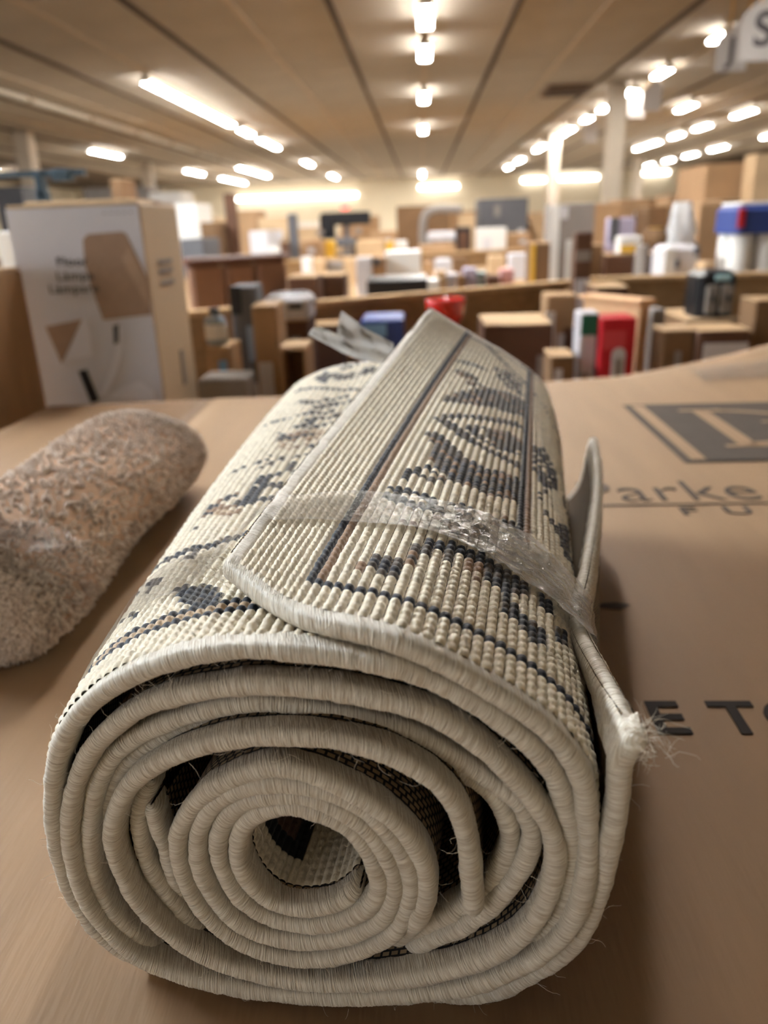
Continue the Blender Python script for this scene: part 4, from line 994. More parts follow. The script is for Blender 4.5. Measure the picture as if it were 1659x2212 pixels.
# tall lamp box at the left
def lamp_box():
    Y, dep = 1.75, .27
    p0, p1 = at(50, 660, Y), at(328, 650, Y); zt = at(160, 443, Y)[2]; w, h = p1[0] - p0[0], zt - T1
    t = empty('lamp_box', ((p0[0] + p1[0]) / 2, Y + dep / 2, T1))
    pw = material('pale_lilac_card', srgb(212, 214, 226), .55, .35, noise=.03, nscale=4)
    ps = material('cream_card', srgb(204, 180, 150), .6, .3, noise=.04, nscale=5)
    obj('body', mesh('body', *boxvf(w, dep, h, (0, 0, h / 2), .004), ps), t)
    obj('front_sheet', mesh('front_sheet', *boxvf(w * .985, .003, h * .995, (0, -dep / 2 - .0016, h * .4975))), t, mat=pw)
    for s in (-1, 1): obj('top_flap', mesh('top_flap', *boxvf(w * .98, dep * .49, .004, (0, s * dep * .25, h + .002))), t, mat=ps)
    clear = obj('tape_strip', mesh('tape_strip', *boxvf(w * 1.0, .05, .0015, (0, 0, h + .005))), t, mat=TAPE_TAN)
    yf = -dep / 2 - .0045
    def L(px, py):
        q = at(px, py, Y + yf + dep / 2 - .002); return (q[0] - t.location[0], q[2] - T1)
    def decal(nm, pts, mat, lay=0):
        pts = [L(*q) for q in pts]; n = len(pts); d0 = yf - .0008 * lay
        v = [(x, d0 + d, z) for d in (0, .0012) for x, z in pts]
        obj(nm, mesh(nm, v, [tuple(range(n)), tuple(range(2 * n - 1, n - 1, -1))] + [(k + n, (k + 1) % n + n, (k + 1) % n, k) for k in range(n)], mat), t)
    shade = material('printed_shade', srgb(160, 136, 118), .7, .2, noise=.06, nscale=60)
    shade2 = material('printed_shade_light', srgb(176, 152, 132), .7, .2, noise=.06, nscale=60)
    pale = material('printed_white', srgb(226, 228, 240), .5, .3, noise=.02, nscale=9)
    decal('printed_lamp_shade', [(178, 518), (188, 506), (262, 500), (272, 506), (318, 600), (326, 680), (222, 692), (196, 620), (182, 570)], shade)
    decal('printed_lamp_shade', [(278, 532), (316, 610), (324, 672), (262, 560)], shade2, 1)
    decal('printed_lamp_shade', [(97, 706), (176, 690), (132, 786)], shade)
    decal('printed_paper', [(178, 688), (188, 688), (200, 768), (140, 780)], pale)
    decal('printed_pole', [(168, 802), (186, 798), (214, 866), (196, 872)], BLACK)
    decal('printed_pole', [(243, 704), (256, 700), (256, 740), (246, 745)], SLATE, 1)
    decal('printed_stem', [(250, 706), (262, 704), (262, 760), (250, 806), (228, 856), (214, 854), (238, 800), (250, 755)], pale)
    decal('printed_base', [(230, 860), (262, 836), (300, 824), (330, 846), (332, 864)], pale)
    ink = material('lamp_box_ink', srgb(86, 82, 82), .7, .2, noise=.05, nscale=40)
    for body, px, py, s in (('Floor', 122, 575, .021), ('Lámpa', 122, 606, .021), ('Lámpare', 106, 634, .021)):
        x, z = L(px, py); o = obj('lettering', text_mesh(body, s * 1.25, ink, .0004, .0004, 'LEFT', 1.1, 1.15), t, (x, yf - .0006, z)); o.rotation_euler = (pi / 2, 0, 0)
    x, z = L(222, 466); o = obj('lettering', text_mesh('- - - - -', .02, ink, .0004, 0, 'LEFT', 1.0, 1.2), t, (x, yf - .0006, z)); o.rotation_euler = (pi / 2, 0, 0)
    # side face lettering and slot
    for k, zz in enumerate((565, 585, 610)):
        zl = at(350, zz, Y + .12)[2] - T1
        obj('side_print', mesh('side_print', *boxvf(.002, .10, .010, (w / 2 + .0012, -.01, zl))), t, mat=GREYB)
    zl = at(380, 800, Y + .12)[2] - T1
    obj('side_slot', mesh('side_slot', *boxvf(.002, .025, .085, (w / 2 + .0012, .03, zl))), t, mat=GREYB)
    tag(t, 'tall pale grey lamp box printed with a floor lamp, behind the shag rug', 'box')
lamp_box()

# left edge
gbox('wrapped_carton', 'plastic-wrapped brown carton at the very left edge of the picture', -260, -70, 600, 900, 1.42, .26, T1, KRAFT)
z = gbox('small_box', 'small orange box wedged between the wrapped carton and the lamp box', 20, 74, 660, 760, 2.08, .09, T1, material('orange_print', srgb(204, 142, 78), .6, .3, noise=.08, nscale=9), flaps=False)
gbox('small_box', 'pink and blue packet low beside the lamp box edge', 34, 60, 738, 850, 1.92, .06, T1, PINK, flaps=False, decals=[('blue_panel', 0, 1, .15, .75, BLUE)])
gbox('small_box', 'white carton peeking out above the orange box', 4, 40, 500, 640, 2.9, .2, T2, WHITE, flaps=False)
clampb = empty('bar_clamp', (float(at(118, 425, 2.13)[0]), 2.13, float(at(180, 432, 2.04)[2]) + .025))
for nm, v in (('bar', boxvf(.24, .016, .016, (-.03, 0, .045))), ('jaw', boxvf(.022, .03, .06, (-.03, 0, .02), .004)), ('slider', boxvf(.05, .03, .03, (.03, 0, .04), .004)), ('foot', boxvf(.03, .03, .03, (-.03, 0, -.01), .004))):
    obj(nm, mesh(nm, *v), clampb, mat=material('blue_steel', srgb(56, 78, 96), .5, .4, noise=.06, nscale=20))
tag(clampb, 'dark blue bar clamp lying on a stack behind the lamp box', 'clamp')
gbox('brown_box', 'tan stack behind the lamp box carrying the blue clamp', 60, 300, 432, 600, 2.04, .18, T1, KRAFT_L, flaps=False)
gbox('brown_box', 'small dark brown box on top behind the lamp box', 240, 268, 388, 432, 4.6, .2, T2, KRAFT_D)

# near bin, left of the rug
z = gbox('kraft_box', 'small kraft box with a grey label under the blue and white bottle', 452, 502, 752, 845, 2.10, .13, T1, KRAFT, decals=[('shipping_label', .45, .8, .72, .92, SKYBLUE)])
def bottle(x0, x1, yt, Y, zb, lab, m1, m2, m3):
    X0, X1 = at(x0, yt, Y)[0], at(x1, yt, Y)[0]; r = (X1 - X0) / 2; h = at(x0, yt, Y)[2] - zb
    t = empty('spray_bottle', ((X0 + X1) / 2, Y + r, zb))
    obj('bottle_body', mesh('bottle_body', *lathevf([(r * .9, 0), (r, .01), (r, h * .62), (r * .85, h * .72), (r * .4, h * .8), (r * .36, h * .86)], 20), m1, True), t)
    obj('cap', mesh('cap', *lathevf([(r * .44, h * .85), (r * .44, h * .97), (r * .36, h)], 16), m3, True), t)
    obj('wrap_label', mesh('wrap_label', *lathevf([(r * 1.01, h * .14), (r * 1.015, h * .15), (r * 1.015, h * .55), (r * 1.01, h * .56)], 20), m2, True), t)
    tag(t, lab, 'bottle')
bottle(432, 480, 668, 2.12, z, 'white and grey-blue bottle standing on the small kraft box', material('grey_blue', srgb(140, 152, 164), .4, .4, noise=.06, nscale=9), WHITE, SLATE)
gbox('flat_box', 'flat grey box at the foot of the small kraft box', 428, 532, 818, 855, 1.92, .12, T1, GREYB, flaps=False)
gbox('retail_box', 'narrow dark slate box with a white label, left of the tall kraft box', 506, 560, 618, 850, 2.30, .12, T1, SLATE, flaps=False, decals=[('printed_panel', .55, .95, .62, .80, material('steel_blue', srgb(130, 146, 170), .5, .3, noise=.05, nscale=9)), ('white_label', .35, .85, .42, .50, LABEL), ('dark_top', 0, .45, .86, 1.0, BLACK)])
gbox('kraft_box', 'tall narrow kraft box with a long white label in the near bin', 550, 604, 664, 850, 2.12, .14, T1, KRAFT, decals=[('long_label', .12, .68, .38, .72, LABEL)])
z = gbox('brown_box', 'dark brown box with a grey label under the grey toaster', 596, 668, 694, 850, 2.36, .2, T1, BROWN, decals=[('shipping_label', .5, .8, .66, .9, GREYB)])
def toaster():
    Y = 2.34; X0, X1 = at(566, 665, Y)[0], at(664, 665, Y)[0]; h = at(610, 640, Y)[2] - z; w = X1 - X0
    t = empty('toaster', ((X0 + X1) / 2, Y + .10, z))
    obj('body', mesh('body', *boxvf(w, .17, h, (0, 0, h / 2), .015), LABEL), t)
    for s in (-1, 1):
        obj('slot', mesh('slot', *boxvf(w * .34, .012, h * .28, (s * w * .22, -.0805, h * .56), .004), BLACK), t)
        obj('slot', mesh('slot', *boxvf(w * .4, .03, .004, (s * w * .22, 0, h + .001)), BLACK), t)
    obj('lever', mesh('lever', *boxvf(.02, .02, .012, (w / 2 + .008, 0, h * .6), .002), GREYB), t)
    tag(t, 'light grey appliance with two dark openings on the dark brown box', 'appliance')
toaster()
def crate(x0, x1, yt, yb, Y, dep, lab):
    X0, X1 = at(x0, (yt + yb) / 2, Y)[0], at(x1, (yt + yb) / 2, Y)[0]; zt = at((x0 + x1) / 2, yt, Y)[2]; w, h = X1 - X0, zt - T1
    t = empty('open_crate', ((X0 + X1) / 2, Y + dep / 2, T1))
    obj('floor_board', mesh('floor_board', *boxvf(w, dep, .008, (0, 0, .004))), t, mat=KRAFT)
    for s in (-1, 1): obj('side_board', mesh('side_board', *boxvf(.008, dep, h, (s * (w / 2 - .004), 0, h / 2))), t, mat=KRAFT)
    obj('back_board', mesh('back_board', *boxvf(w - .016, .008, h, (0, dep / 2 - .004, h / 2))), t, mat=KRAFT_D)
    obj('top_board', mesh('top_board', *boxvf(w, dep, .008, (0, 0, h + .004))), t, mat=KRAFT_L)
    tag(t, lab, 'crate')
    return w, h, (X0 + X1) / 2
w_, h_, xm_ = crate(606, 664, 756, 850, 2.06, .14, 'open kraft crate with a white and grey tub, left of the rug')
tub = empty('tub', (xm_, 2.10, T1 + .009))
obj('tub_body', mesh('tub_body', *lathevf([(.018, 0), (.021, .01), (.023, .20)], 18), material('grey_tub', srgb(96, 100, 104), .5, .3, noise=.05, nscale=12), True), tub)
obj('lid', mesh('lid', *lathevf([(.025, .20), (.025, .235), (.022, .24)], 18), WHITE, True), tub)
tag(tub, 'grey tub with a white lid inside the open kraft crate', 'tub')
gbox('brown_box', 'dark brown box deep in the bin behind the crate', 660, 742, 704, 850, 2.62, .12, T1, BROWN)
gbox('blue_box', 'flat blue box peeking over the rug beside the plastic tail', 780, 872, 690, 760, 2.45, .20, T1, BLUE, flaps=False, decals=[('pale_panel', .05, .6, .88, .97, SKYBLUE)])
def bowl():
    c = at(962, 672, 2.62); t = empty('red_bowl', (c[0], c[1], T1))
    h = c[2] - T1 + .06
    obj('stand', mesh('stand', *lathevf([(.055, 0), (.05, .02), (.03, .04), (.03, h - .12), (.05, h - .10)], 20), RED, True), t)
    obj('bowl_body', mesh('bowl_body', *lathevf([(.05, h - .10), (.06, h - .07), (.066, h - .03), (.066, h - .02), (.06, h - .02), (.05, h - .06), (.02, h - .08)], 28), material('red_gloss', srgb(196, 40, 30), .12, .6, noise=.04, nscale=6), True), t)
    tag(t, 'glossy red bowl peeking out just above the far end of the rug', 'bowl')
bowl()

# near bin, right of the rug
gbox('brown_box', 'wide brown box right behind the rug shoulder', 1046, 1192, 703, 850, 2.60, .30, T1, BROWN, decals=[('shipping_label', .78, .9, .55, .75, GREYB)])
z = gbox('kraft_box', 'small kraft box with a white label below the tan tube box', 1188, 1240, 772, 850, 2.30, .14, T1, KRAFT_D, decals=[('shipping_label', .2, .5, .62, .9, LABEL)])
gbox('kraft_box', 'upright tan box with a white edge behind the wide brown box', 1178, 1242, 640, 800, 2.95, .14, T1, KRAFT, flaps=True, decals=[('white_edge', .0, .3, .45, .88, WHITE), ('white_label', .42, .7, .42, .70, LABEL), ('dark_panel', .62, 1, .4, .75, BROWN)])
gbox('slim_box', 'slim tall brown box with a long white label, standing before the divider', 1240, 1276, 502, 690, 3.20, .06, T1, BROWN, flaps=False, decals=[('long_label', .12, .9, .50, .74, LABEL), ('grey_band', .1, .9, .84, .90, GREYB)])
gbox('retail_box', 'white box with a green top beside the red box', 1250, 1290, 676, 850, 2.34, .10, T1, material('white_green_box', srgb(186, 182, 186), .5, .3, noise=.06, nscale=8), flaps=False, decals=[('green_panel', .05, .95, .86, .99, GREEN), ('dark_print', .15, .6, .50, .62, GREYB), ('dark_edge', .86, 1.0, .3, .9, SLATE)])
def arch(cx, w, h): return [(cx - w, 0), (cx + w, 0)] + [(cx + w * cos(a), h + w * sin(a)) for a in np.linspace(0, pi, 12)]
def red_box():
    Y = 2.30; X0, X1 = at(1297, 745, Y)[0], at(1372, 745, Y)[0]; h = at(1330, 687, Y)[2] - T1; w = X1 - X0
    t = empty('retail_box', ((X0 + X1) / 2, Y + .06, T1))
    obj('body', mesh('body', *boxvf(w, .12, h, (0, 0, h / 2), .004), RED), t)
    zb = at(1340, 806, Y)[2] - T1 - .02
    P = arch(.004, w * .20, .075); n = len(P)
    obj('printed_arch', mesh('printed_arch', [(x, -.0625 + d, zb + y) for d in (0, .002) for x, y in P], [tuple(range(n)), tuple(range(2 * n - 1, n - 1, -1))] + [(k + n, (k + 1) % n + n, (k + 1) % n, k) for k in range(n)], LABEL), t)
    obj('printed_kettle', mesh('printed_kettle', *boxvf(w * .22, .003, .06, (.004, -.064, zb + .035), .006), STEEL), t)
    obj('pale_band', mesh('pale_band', *boxvf(w * .62, .002, h * .12, (-w * .1, -.0612, h * .86))), t, mat=material('soft_red', srgb(196, 66, 72), .5, .3, noise=.05, nscale=9))
    tag(t, 'bright red retail box with a silver arch print, right of the rug', 'box')
red_box()
gbox('brown_box', 'brown box with a pale lid behind the red box', 1282, 1352, 622, 800, 2.98, .22, T1, BROWN)
def wood_frame():
    Y = 2.46; X0, X1 = at(1376, 710, Y)[0], at(1404, 710, Y)[0]; h = at(1390, 656, Y)[2] - T1; w = X1 - X0
    t = empty('pine_upright', ((X0 + X1) / 2, Y, T1), radians(30))
    wd = material('pale_pine', srgb(208, 166, 126), .65, .25, noise=.08, nscale=10, stretch=(6, 6, 1))
    obj('board', mesh('board', *boxvf(w, .26, h, (0, .13, h / 2), .003), wd), t)
    obj('cap', mesh('cap', *boxvf(w + .03, .28, .014, (0, .13, h + .007), .003)), t, mat=wd)
    tag(t, 'pale upright wooden panel with a slanting top edge beside the red box', 'panel')
wood_frame()
zA = gbox('brown_box', 'brown box with a small grey label in front of the air fryer', 1430, 1498, 716, 800, 2.30, .12, T1, KRAFT_D, decals=[('shipping_label', .42, .62, .72, .86, GREYB)])
zF = gbox('brown_box', 'brown box that carries the black air fryer', 1478, 1600, 692, 800, 2.72, .34, T1, KRAFT_D)
gbox('brown_box', 'brown box with a wide white label strip near the bowed carton corner', 1505, 1618, 716, 800, 2.28, .16, T1, BROWN, decals=[('wide_label', .12, .96, .70, .92, LABEL)])
gbox('brown_box', 'brown box at the right edge beside the air fryer', 1624, 1700, 650, 800, 2.40, .12, T1, KRAFT_D, decals=[('shipping_label', .2, .45, .6, .72, LABEL)])
gbox('grey_can', 'grey box tucked behind the pale wooden panel', 1405, 1432, 668, 800, 2.66, .08, T1, GREYB, flaps=False)
def air_fryer():
    Y = 2.76; X0, X1 = at(1506, 640, Y)[0], at(1590, 640, Y)[0]; h = at(1535, 586, Y)[2] - zF; w = X1 - X0
    t = empty('air_fryer', ((X0 + X1) / 2, Y + .07, zF))
    obj('body', mesh('body', *boxvf(w, .14, h, (0, 0, h / 2), .016), BLACK), t)
    for s, lx in ((-1, -.13), (1, .25)):
        d = obj('basket_front', mesh('basket_front', *boxvf(w * .33, .012, h * .62, (w * lx, -.073, h * .40), .006), STEEL), t)
        obj('handle', mesh('handle', *boxvf(w * .05, .022, h * .16, (w * lx, -.087, h * .42), .004), BLACK), d)
    obj('control_screen', mesh('control_screen', *boxvf(w * .42, .006, h * .13, (w * .12, -.071, h * .86), .003), material('pale_screen', srgb(170, 205, 210), .25, .5, noise=.05, nscale=20)), t)
    tag(t, 'black double air fryer with two steel baskets and pale screen', 'air fryer')
air_fryer()

# second bin, behind the first divider
def headboard():
    p, q = at(398, 600, 3.05), at(612, 600, 3.30); L = float(np.linalg.norm((q - p)[:2])); zt = at(500, 553, 3.15)[2]
    t = empty('headboard', ((p[0] + q[0]) / 2, (p[1] + q[1]) / 2 + .05, T2), math.atan2(q[1] - p[1], q[0] - p[0]))
    lm = material('brown_leather', srgb(134, 100, 80), .5, .35, noise=.08, nscale=5, bump=.05, bscale=80)
    h = zt - T2
    for k in range(3): obj('padded_panel', mesh('padded_panel', *boxvf(L / 3 - .004, .06, h - .03, ((k - 1) * L / 3, 0, (h - .03) / 2), .012), lm), t)
    obj('top_rail', mesh('top_rail', *boxvf(L + .02, .08, .03, (0, 0, h - .015), .008), material('dark_leather', srgb(92, 58, 44), .5, .35, noise=.08, nscale=5)), t)
    tag(t, 'reddish brown padded headboard behind the lamp box', 'headboard')
headboard()
gbox('tray_box', 'long flat black box lying on the first divider table', 792, 924, 603, 640, 3.30, .28, T2, BLACK, flaps=False, cat='box')
gbox('brown_box', 'dark brown open box beside the headboard', 622, 684, 600, 650, 3.20, .22, T2, BROWN)
gbox('brown_box', 'reddish brown box between the headboard and the black box', 686, 744, 596, 650, 3.45, .22, T2, BROWN)
gbox('white_box', 'white box with a small brown emblem behind the flat black box', 832, 910, 543, 610, 4.2, .22, T2, WHITE, flaps=False, decals=[('brown_emblem', .38, .55, .10, .34, KRAFT_D)])
gbox('brown_box', 'small brown box with a dark lid beside the white box', 800, 832, 556, 610, 4.1, .16, T2, KRAFT, flaps=False, decals=[('dark_lid', .1, .75, .78, 1, SLATE)])
gbox('clear_box', 'cloudy plastic box left of the white box', 770, 802, 556, 610, 4.0, .14, T2, material('cloudy_plastic', srgb(190, 186, 188), .3, .5, noise=.08, nscale=9), flaps=False)
rr = random.Random(3)
for k, (x0, x1, yt, m, lab) in enumerate(((920, 950, 604, WHITE, 'little white packet right of the flat black box'), (942, 964, 586, KRAFT_L, 'small tan carton behind the little white packet'), (962, 992, 592, LABEL, 'pale grey packet in the row on the second table'),
                                          (988, 1006, 596, KRAFT_D, 'small dark box between two pale packets'), (1002, 1030, 580, LILAC, 'pale lilac packet left of the white paper bag'), (1028, 1052, 588, material('aqua_print', srgb(150, 168, 166), .5, .3, noise=.06, nscale=9), 'grey-green packet under the white paper bag'),
                                          (1052, 1080, 596, BROWN, 'small dark brown box right of the grey-green packet'), (1082, 1110, 582, PINK, 'pale pink packet before the brown upright box'))):
    gbox('small_packet', lab, x0, x1, yt, 615, 3.7 + .1 * (k % 3), .12, T2, m, flaps=False, cat='packet')
gbox('kraft_box', 'upright brown box with a yellow side left of the big grey box', 1146, 1188, 526, 610, 4.1, .2, T2, KRAFT_D, decals=[('yellow_side', 0, .22, 0, 1, YELLOW)])
gbox('panel_box', 'tall grey panel box with a white left edge on the second table', 1188, 1282, 440, 612, 4.4, .25, T2, GREYB, flaps=False, decals=[('white_edge', 0, .2, 0, 1, WHITE), ('pale_print', .22, .38, .82, .97, LABEL)])
gbox('brown_box', 'brown box right of the slim tall box', 1276, 1300, 530, 610, 4.2, .2, T2, KRAFT_D)
z = gbox('brown_box', 'wide dark brown box right of the tall grey panel box', 1308, 1422, 550, 612, 4.1, .3, T2, BROWN)
gbox('yellow_packet', 'yellow and white packet on the wide dark brown box', 1338, 1386, 510, 550, 4.12, .10, z, WHITE, flaps=False, cat='packet', decals=[('yellow_print', .05, .95, .05, .5, YELLOW)])
gbox('lilac_packet', 'lilac packet with a dark corner behind the yellow one', 1316, 1372, 470, 550, 4.26, .10, z, LILAC, flaps=False, cat='packet', decals=[('dark_corner', 0, .35, .3, 1, SLATE)])
def sack():
    c = at(1416, 545, 4.3); h = at(1416, 488, 4.3)[2] - z; t = empty('paper_sack', (c[0], 4.32, z))
    obj('sack_body', mesh('sack_body', *lathevf([(.055, 0), (.07, .02), (.072, h * .5), (.06, h * .8), (.035, h * .92), (.045, h)], 14), KRAFT_D, True), t)
    obj('tie', mesh('tie', *lathevf([(.038, h * .90), (.04, h * .92), (.038, h * .94)], 14), YELLOW, True), t)
    tag(t, 'dark brown sack standing on the wide dark brown box', 'sack')
sack()
def wrapped_mixer():
    Y = 3.75; X0, X1 = at(1432, 565, Y)[0], at(1512, 565, Y)[0]; h = at(1470, 530, Y)[2] - T2; w = X1 - X0
    t = empty('white_appliance', ((X0 + X1) / 2, Y + .1, T2))
    obj('body', mesh('body', *boxvf(w, .2, h, (0, 0, h / 2), .02), LABEL), t)
    obj('white_side', mesh('white_side', *boxvf(w * .3, .01, h * .9, (-w * .32, -.103, h * .5), .003), WHITE), t)
    for xx, zz in ((-.12, .62), (.38, .88)): obj('dark_knob', mesh('dark_knob', *boxvf(w * .14, .02, h * .18, (w * xx, -.106, h * zz), .004), SLATE), t)
    tag(t, 'white appliance with two dark knobs left of the air fryer', 'appliance')
wrapped_mixer()
gbox('kraft_box', 'tall kraft box behind the white appliance', 1504, 1556, 440, 612, 4.3, .28, T2, KRAFT)
gbox('kraft_box', 'tall darker kraft box beside the blue and white roll pack', 1548, 1592, 432, 612, 4.6, .3, T2, KRAFT_D)
def film_bag():
    Y = 4.08; X0, X1 = at(1440, 500, Y)[0], at(1500, 500, Y)[0]; zt = at(1470, 436, Y)[2]
    t = empty('plastic_bag', ((X0 + X1) / 2, Y, T2)); w, h = X1 - X0, zt - T2
    R = np.random.default_rng(2); n, m = 26, 26; P = np.zeros((n, m, 3))
    for i in range(n):
        for j in range(m):
            a = 2 * pi * i / n; s = j / (m - 1); r = (.5 + .10 * sin(3 * a + 5 * s) + .05 * R.normal()) * (1 - .45 * s ** 3)
            P[i, j] = (w * r * cos(a), .14 * r * sin(a), h * s)
    obj('film', gridmesh('film', P, FILM, closed_u=True), t)
    obj('wrapped_tray', mesh('wrapped_tray', *boxvf(w * .7, .10, h * .5, (0, 0, h * .25), .01), KRAFT), t)
    tag(t, 'crumpled clear plastic bag over a tan box on the second table', 'bag')
film_bag()
def roll_pack():
    Y = 3.62; X0, X1 = at(1588, 510, Y)[0], at(1700, 510, Y)[0]; zt = at(1630, 442, Y)[2]; w, h = X1 - X0, zt - T2
    t = empty('paper_roll_pack', ((X0 + X1) / 2, Y + .13, T2))
    for k in range(2):
        r = w / 4 - .002
        for q in range(2): obj('paper_roll', mesh('paper_roll', *lathevf([(r * .96, .0), (r, .01), (r, h * .80), (r * .96, h * .81)], 20, (-w / 4 + k * w / 2, -.065 + .13 * q, 0)), WHITE, True), t)
    obj('blue_wrap', mesh('blue_wrap', *boxvf(w + .006, .27, h * .32, (0, 0, h * .84), .02), BLUE), t)
    obj('white_top', mesh('white_top', *boxvf(w * .9, .22, .012, (0, 0, h + .006), .004), WHITE), t)
    obj('red_corner', mesh('red_corner', *boxvf(.03, .01, h * .22, (-w / 2 + .015, -.139, h * .86), .003), RED), t)
    obj('blue_foot', mesh('blue_foot', *boxvf(w * .3, .01, h * .2, (-w * .33, -.139, h * .10), .003), BLUE), t)
    tag(t, 'pack of white paper rolls with a blue top at the right edge', 'paper rolls')
roll_pack()

# third table
gbox('brown_carton', 'big plain brown carton in the middle distance under the lamp strip', 857, 972, 444, 545, 9.5, 1.0, T2, KRAFT_D, flaps=False)
gbox('slate_box', 'large dark slate box in the middle distance', 1036, 1140, 428, 545, 8.6, .7, T2, SLATE, flaps=False, decals=[('pale_print', .30, .42, .68, .88, GREYB), ('white_dot', .80, .92, .30, .44, LABEL)])
gbox('paper_bag', 'white paper bag in front of the slate box', 1030, 1094, 492, 545, 7.4, .2, T2, WHITE, flaps=False, cat='bag', decals=[('grey_print', .2, .5, .3, .7, LABEL)])
gbox('kraft_box', 'kraft box behind the framed picture', 992, 1034, 462, 545, 9.4, .4, T2, KRAFT_L, flaps=False)
gbox('picture_frame', 'small dark framed picture leaning before a kraft box', 984, 1018, 490, 545, 7.9, .04, T2, BLACK, flaps=False, cat='picture', decals=[('print', .2, .8, .15, .85, BROWN)])
def white_arch():
    Y = 8.15; t = empty('white_chair', (at(955, 500, Y)[0], Y, T2)); s = (at(1000, 500, Y)[0] - at(915, 500, Y)[0]) / 2; h = at(955, 452, Y)[2] - T2
    P = [(-s * .9, .08)] + [(-s, h * .5), (-s * .85, h * .88), (-s * .3, h), (s * .4, h), (s, h * .98)]
    C = catmull(np.array([(x, 0, z) for x, z in P]), 40); D, N = edge_frames(C)
    r = np.linspace(0, 2 * pi, 10, endpoint=False)
    T = np.array([[c + (nn * cos(a) + np.array([0, 1, 0]) * sin(a)) * .04 for c, nn in zip(C, N)] for a in r])
    obj('bent_frame', gridmesh('bent_frame', T, GREYB, closed_u=True), t)
    obj('seat_pad', mesh('seat_pad', *boxvf(s * 1.5, .4, .08, (0, .1, h * .45), .02), LABEL), t)
    for q in (-1, 1): obj('leg', mesh('leg', *boxvf(.04, .04, h * .42, (q * s * .6, .2, h * .21))), t, mat=GREYB)
    tag(t, 'pale curved chair frame between brown carton and slate box', 'chair')
white_arch()
def office_chair():
    Y = 8.6; c = at(722, 505, Y); t = empty('black_chair', (c[0], Y, T2)); h = at(722, 458, Y)[2] - T2
    obj('backrest', mesh('backrest', *boxvf(.16, .08, h * .62, (-.08, .12, h * .68), .03), BLACK), t)
    obj('seat', mesh('seat', *boxvf(.40, .36, .08, (.06, -.06, h * .36), .03), SLATE), t)
    for s in (-1, 1):
        obj('armrest', mesh('armrest', *boxvf(.05, .30, .05, (.06 + s * .2, -.05, h * .58), .01), GREYB), t)
        for q in (-1, 1): obj('leg', mesh('leg', *boxvf(.04, .04, h * .36, (.06 + s * .16, -.06 + q * .14, h * .18))), t, mat=BLACK)
    tag(t, 'black chair with grey armrests below the exit sign', 'chair')
office_chair()
def monitor():
    Y = 9.4; X0, X1 = at(694, 470, Y)[0], at(800, 470, Y)[0]; z0, z1 = at(745, 486, Y)[2], at(745, 458, Y)[2]
    t = empty('flat_screen', ((X0 + X1) / 2, Y, T2))
    obj('screen', mesh('screen', *boxvf(X1 - X0, .06, z1 - z0, (0, 0, (z0 + z1) / 2 - T2), .01), BLACK), t)
    obj('pole', mesh('pole', *boxvf(.06, .05, z0 - T2 + .05, (0, .03, (z0 - T2 + .05) / 2)), SLATE), t)
    obj('foot', mesh('foot', *boxvf(.4, .25, .03, (0, 0, .015), .005), SLATE), t)
    tag(t, 'wide black flat screen directly under the exit sign', 'screen')
monitor()
gbox('yellow_box', 'yellow and tan packet left of the black chair', 702, 722, 520, 560, 7.2, .2, T2, YELLOW, flaps=False)
gbox('rolled_mat_box', 'tall narrow dark grey box in the middle distance', 624, 642, 462, 560, 6.6, .1, T2, SLATE, flaps=False)
for k, (x0, x1, yt, Y, m, lab) in enumerate((
        (560, 624, 470, 7.0, KRAFT_L, 'tan carton left of the narrow dark grey box'), (506, 556, 455, 7.6, KRAFT, 'tan carton between the brown post and a grey packet'), (540, 580, 500, 6.4, LABEL, 'pale grey packet before two tan cartons'),
        (640, 690, 520, 6.8, KRAFT, 'low tan carton right of the narrow dark grey box'), (645, 692, 492, 9.0, KRAFT_L, 'light tan carton behind the low tan one'), (436, 470, 480, 6.6, KRAFT_D, 'brown carton right of the lamp box, above the headboard'),
        (384, 432, 440, 7.4, WHITE, 'white wrapped carton above the headboard, next to the lamp box'), (390, 440, 516, 6.0, SLATE, 'dark grey box just above the headboard'), (462, 500, 470, 8.4, KRAFT_L, 'light tan carton beside the brown post'),
        (800, 856, 500, 8.0, KRAFT, 'tan carton left of the big plain brown carton'), (770, 830, 520, 7.4, KRAFT_L, 'low light tan carton behind the white box'), (905, 985, 530, 7.3, KRAFT, 'low brown carton in front of the pale chair'),
        (1096, 1146, 505, 7.8, KRAFT, 'tan carton between paper bag and upright brown box'), (1140, 1190, 462, 9.2, KRAFT_L, 'orange-tan carton behind the upright brown box'), (1282, 1340, 440, 7.8, KRAFT, 'tan carton behind the slim tall box'),
        (1335, 1400, 430, 8.6, KRAFT, 'tan carton below the near white column'), (1398, 1440, 446, 8.0, KRAFT_D, 'brown carton behind the sack'), (1440, 1500, 420, 9.0, KRAFT, 'tan carton behind the clear plastic bag'))):
    gbox('stock_carton', lab, x0, x1, yt, 560, Y, .5, T2, m, flaps=(k % 2 == 0), decals=[('shipping_label', .5, .8, .55, .75, LABEL)] if k % 3 == 0 else ())
gbox('giant_carton', 'huge tan carton rising at the right edge behind the roll pack', 1515, 1640, 352, 600, 7.4, .8, T2, KRAFT, flaps=False)
gbox('giant_carton', 'huge light tan carton at the right edge, tallest of the stacks', 1618, 1760, 330, 600, 7.1, .25, T2, KRAFT_L, flaps=False)
post = obj('wooden_post', joinmesh('wooden_post', [boxvf(.09, .09, at(502, 418, 6.9)[2] - T2, (0, 0, (at(502, 418, 6.9)[2] - T2) / 2), .006), boxvf(.11, .11, .02, (0, 0, .01))], BROWN), None, (at(502, 480, 6.9)[0], 6.9, T2))
tag(post, 'brown wooden post standing right of the lamp box', 'post')
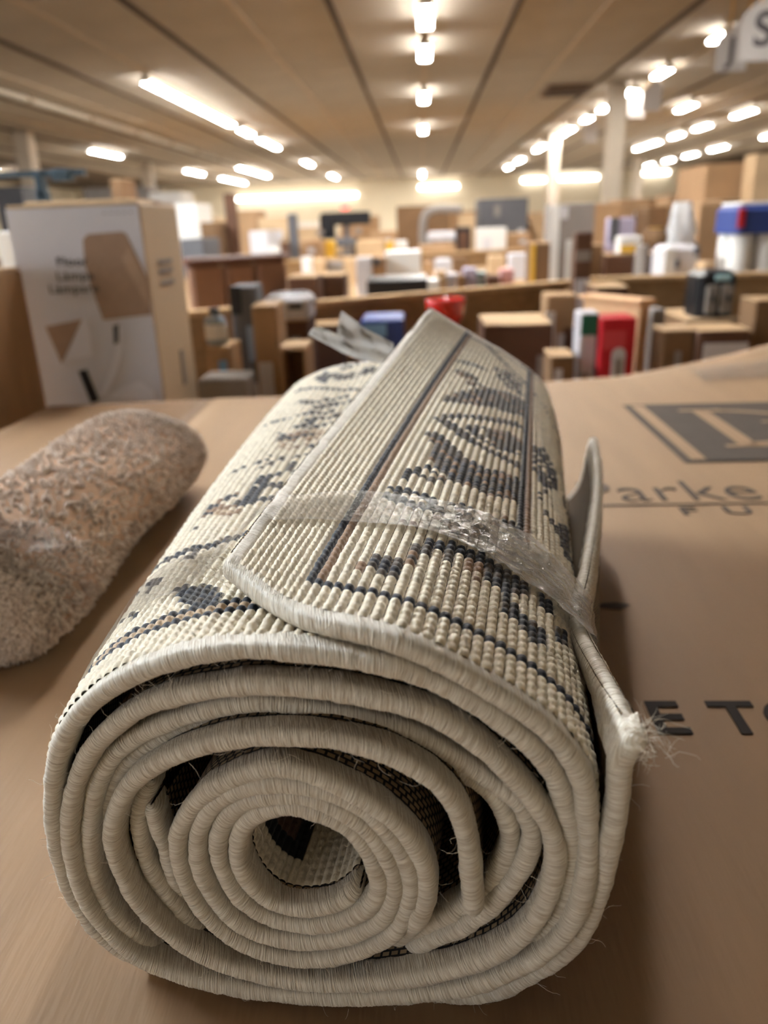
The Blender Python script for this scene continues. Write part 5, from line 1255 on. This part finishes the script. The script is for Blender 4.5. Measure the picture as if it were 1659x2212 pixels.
# far stock
R_ = random.Random(11)
far = [(-8.9, 22, 1.2, .8), (-7.2, 23, 1.4, .5), (-5.2, 21.6, .9, .55), (-3.4, 22.4, 1.3, .42), (-1.6, 21.4, 1.0, .5), (1.2, 22, 1.3, .55), (2.8, 21.8, 1.1, .45), (5.9, 22.6, 1.4, .7), (7.6, 21.5, 1.2, .9), (9.8, 22, 1.5, 1.1), (11.6, 23, 1.2, 1.3)]
for k, (x, y, w, h) in enumerate(far):
    t = empty('far_carton', (x, y, T2), R_.uniform(-.2, .2)); m = (KRAFT, KRAFT_L, KRAFT_D, WHITE, KRAFT)[k % 5]
    obj('body', mesh('body', *boxvf(w, .8, h, (0, 0, h / 2), .02), m), t)
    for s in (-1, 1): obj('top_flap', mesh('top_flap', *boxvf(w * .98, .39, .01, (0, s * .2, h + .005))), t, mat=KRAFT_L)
    tag(t, ('first', 'second', 'third', 'fourth', 'fifth', 'sixth', 'seventh', 'eighth', 'ninth', 'tenth', 'eleventh')[k] + ' carton from the left in the blurred far row across the hall', 'box', 'cartons on the far tables')
# free-standing goods that show at the left horizon
for k, (x0, x1, yt, Y, m, lab) in enumerate(((0, 60, 402, 12.5, SLATE, 'dark grey stacked goods at the left horizon'), (190, 330, 404, 13.0, GREYB, 'grey goods behind the top of the lamp box'), (330, 400, 415, 12.0, WHITE, 'white goods right of the lamp box top'))):
    gbox('stock_carton', lab, x0, x1, yt, 560, Y, .6, T2, m, flaps=False)

# small loose stock on the second and third tables: (x0, x1, top, depth Y, material, label)
for k, (x0, x1, yt, Y, m, lab) in enumerate((
        (586, 604, 532, 6.3, WHITE, 'small white box above the right end of the headboard'), (608, 622, 524, 6.2, BROWN, 'little brown box left of the narrow dark grey box'),
        (652, 672, 556, 5.2, WHITE, 'white carton low between the headboard and the flat black box'), (676, 700, 562, 5.0, KRAFT_L, 'small tan box behind the reddish brown box'),
        (706, 738, 566, 5.1, GREYB, 'grey box behind the reddish brown box'), (744, 768, 560, 4.9, KRAFT_L, 'small tan box left of the cloudy plastic box'),
        (914, 934, 566, 4.8, KRAFT, 'small kraft box touching the white box on its far side'), (940, 976, 560, 5.0, LABEL, 'pale box behind the row of small packets'),
        (980, 1012, 556, 5.3, KRAFT_D, 'dark tan box behind the pale lilac packet'), (1056, 1090, 552, 5.0, KRAFT_L, 'tan box below the white paper bag'),
        (1100, 1140, 548, 4.9, LABEL, 'pale grey box left of the upright brown box'), (852, 880, 520, 7.3, WHITE, 'small white carton above the white box with emblem'),
        (836, 850, 522, 7.2, YELLOW, 'tiny yellow packet above the white box with emblem'), (1232, 1244, 520, 4.0, STEEL, 'narrow steel-grey box against the tall grey panel box'),
        (1386, 1400, 530, 3.95, GREYB, 'tiny grey packet before the dark brown sack'), (1522, 1546, 566, 3.62, KRAFT_L, 'small tan box above the air fryer'))):
    gbox('loose_stock', lab, x0, x1, yt, 600, Y, .14, T2, m, flaps=False)
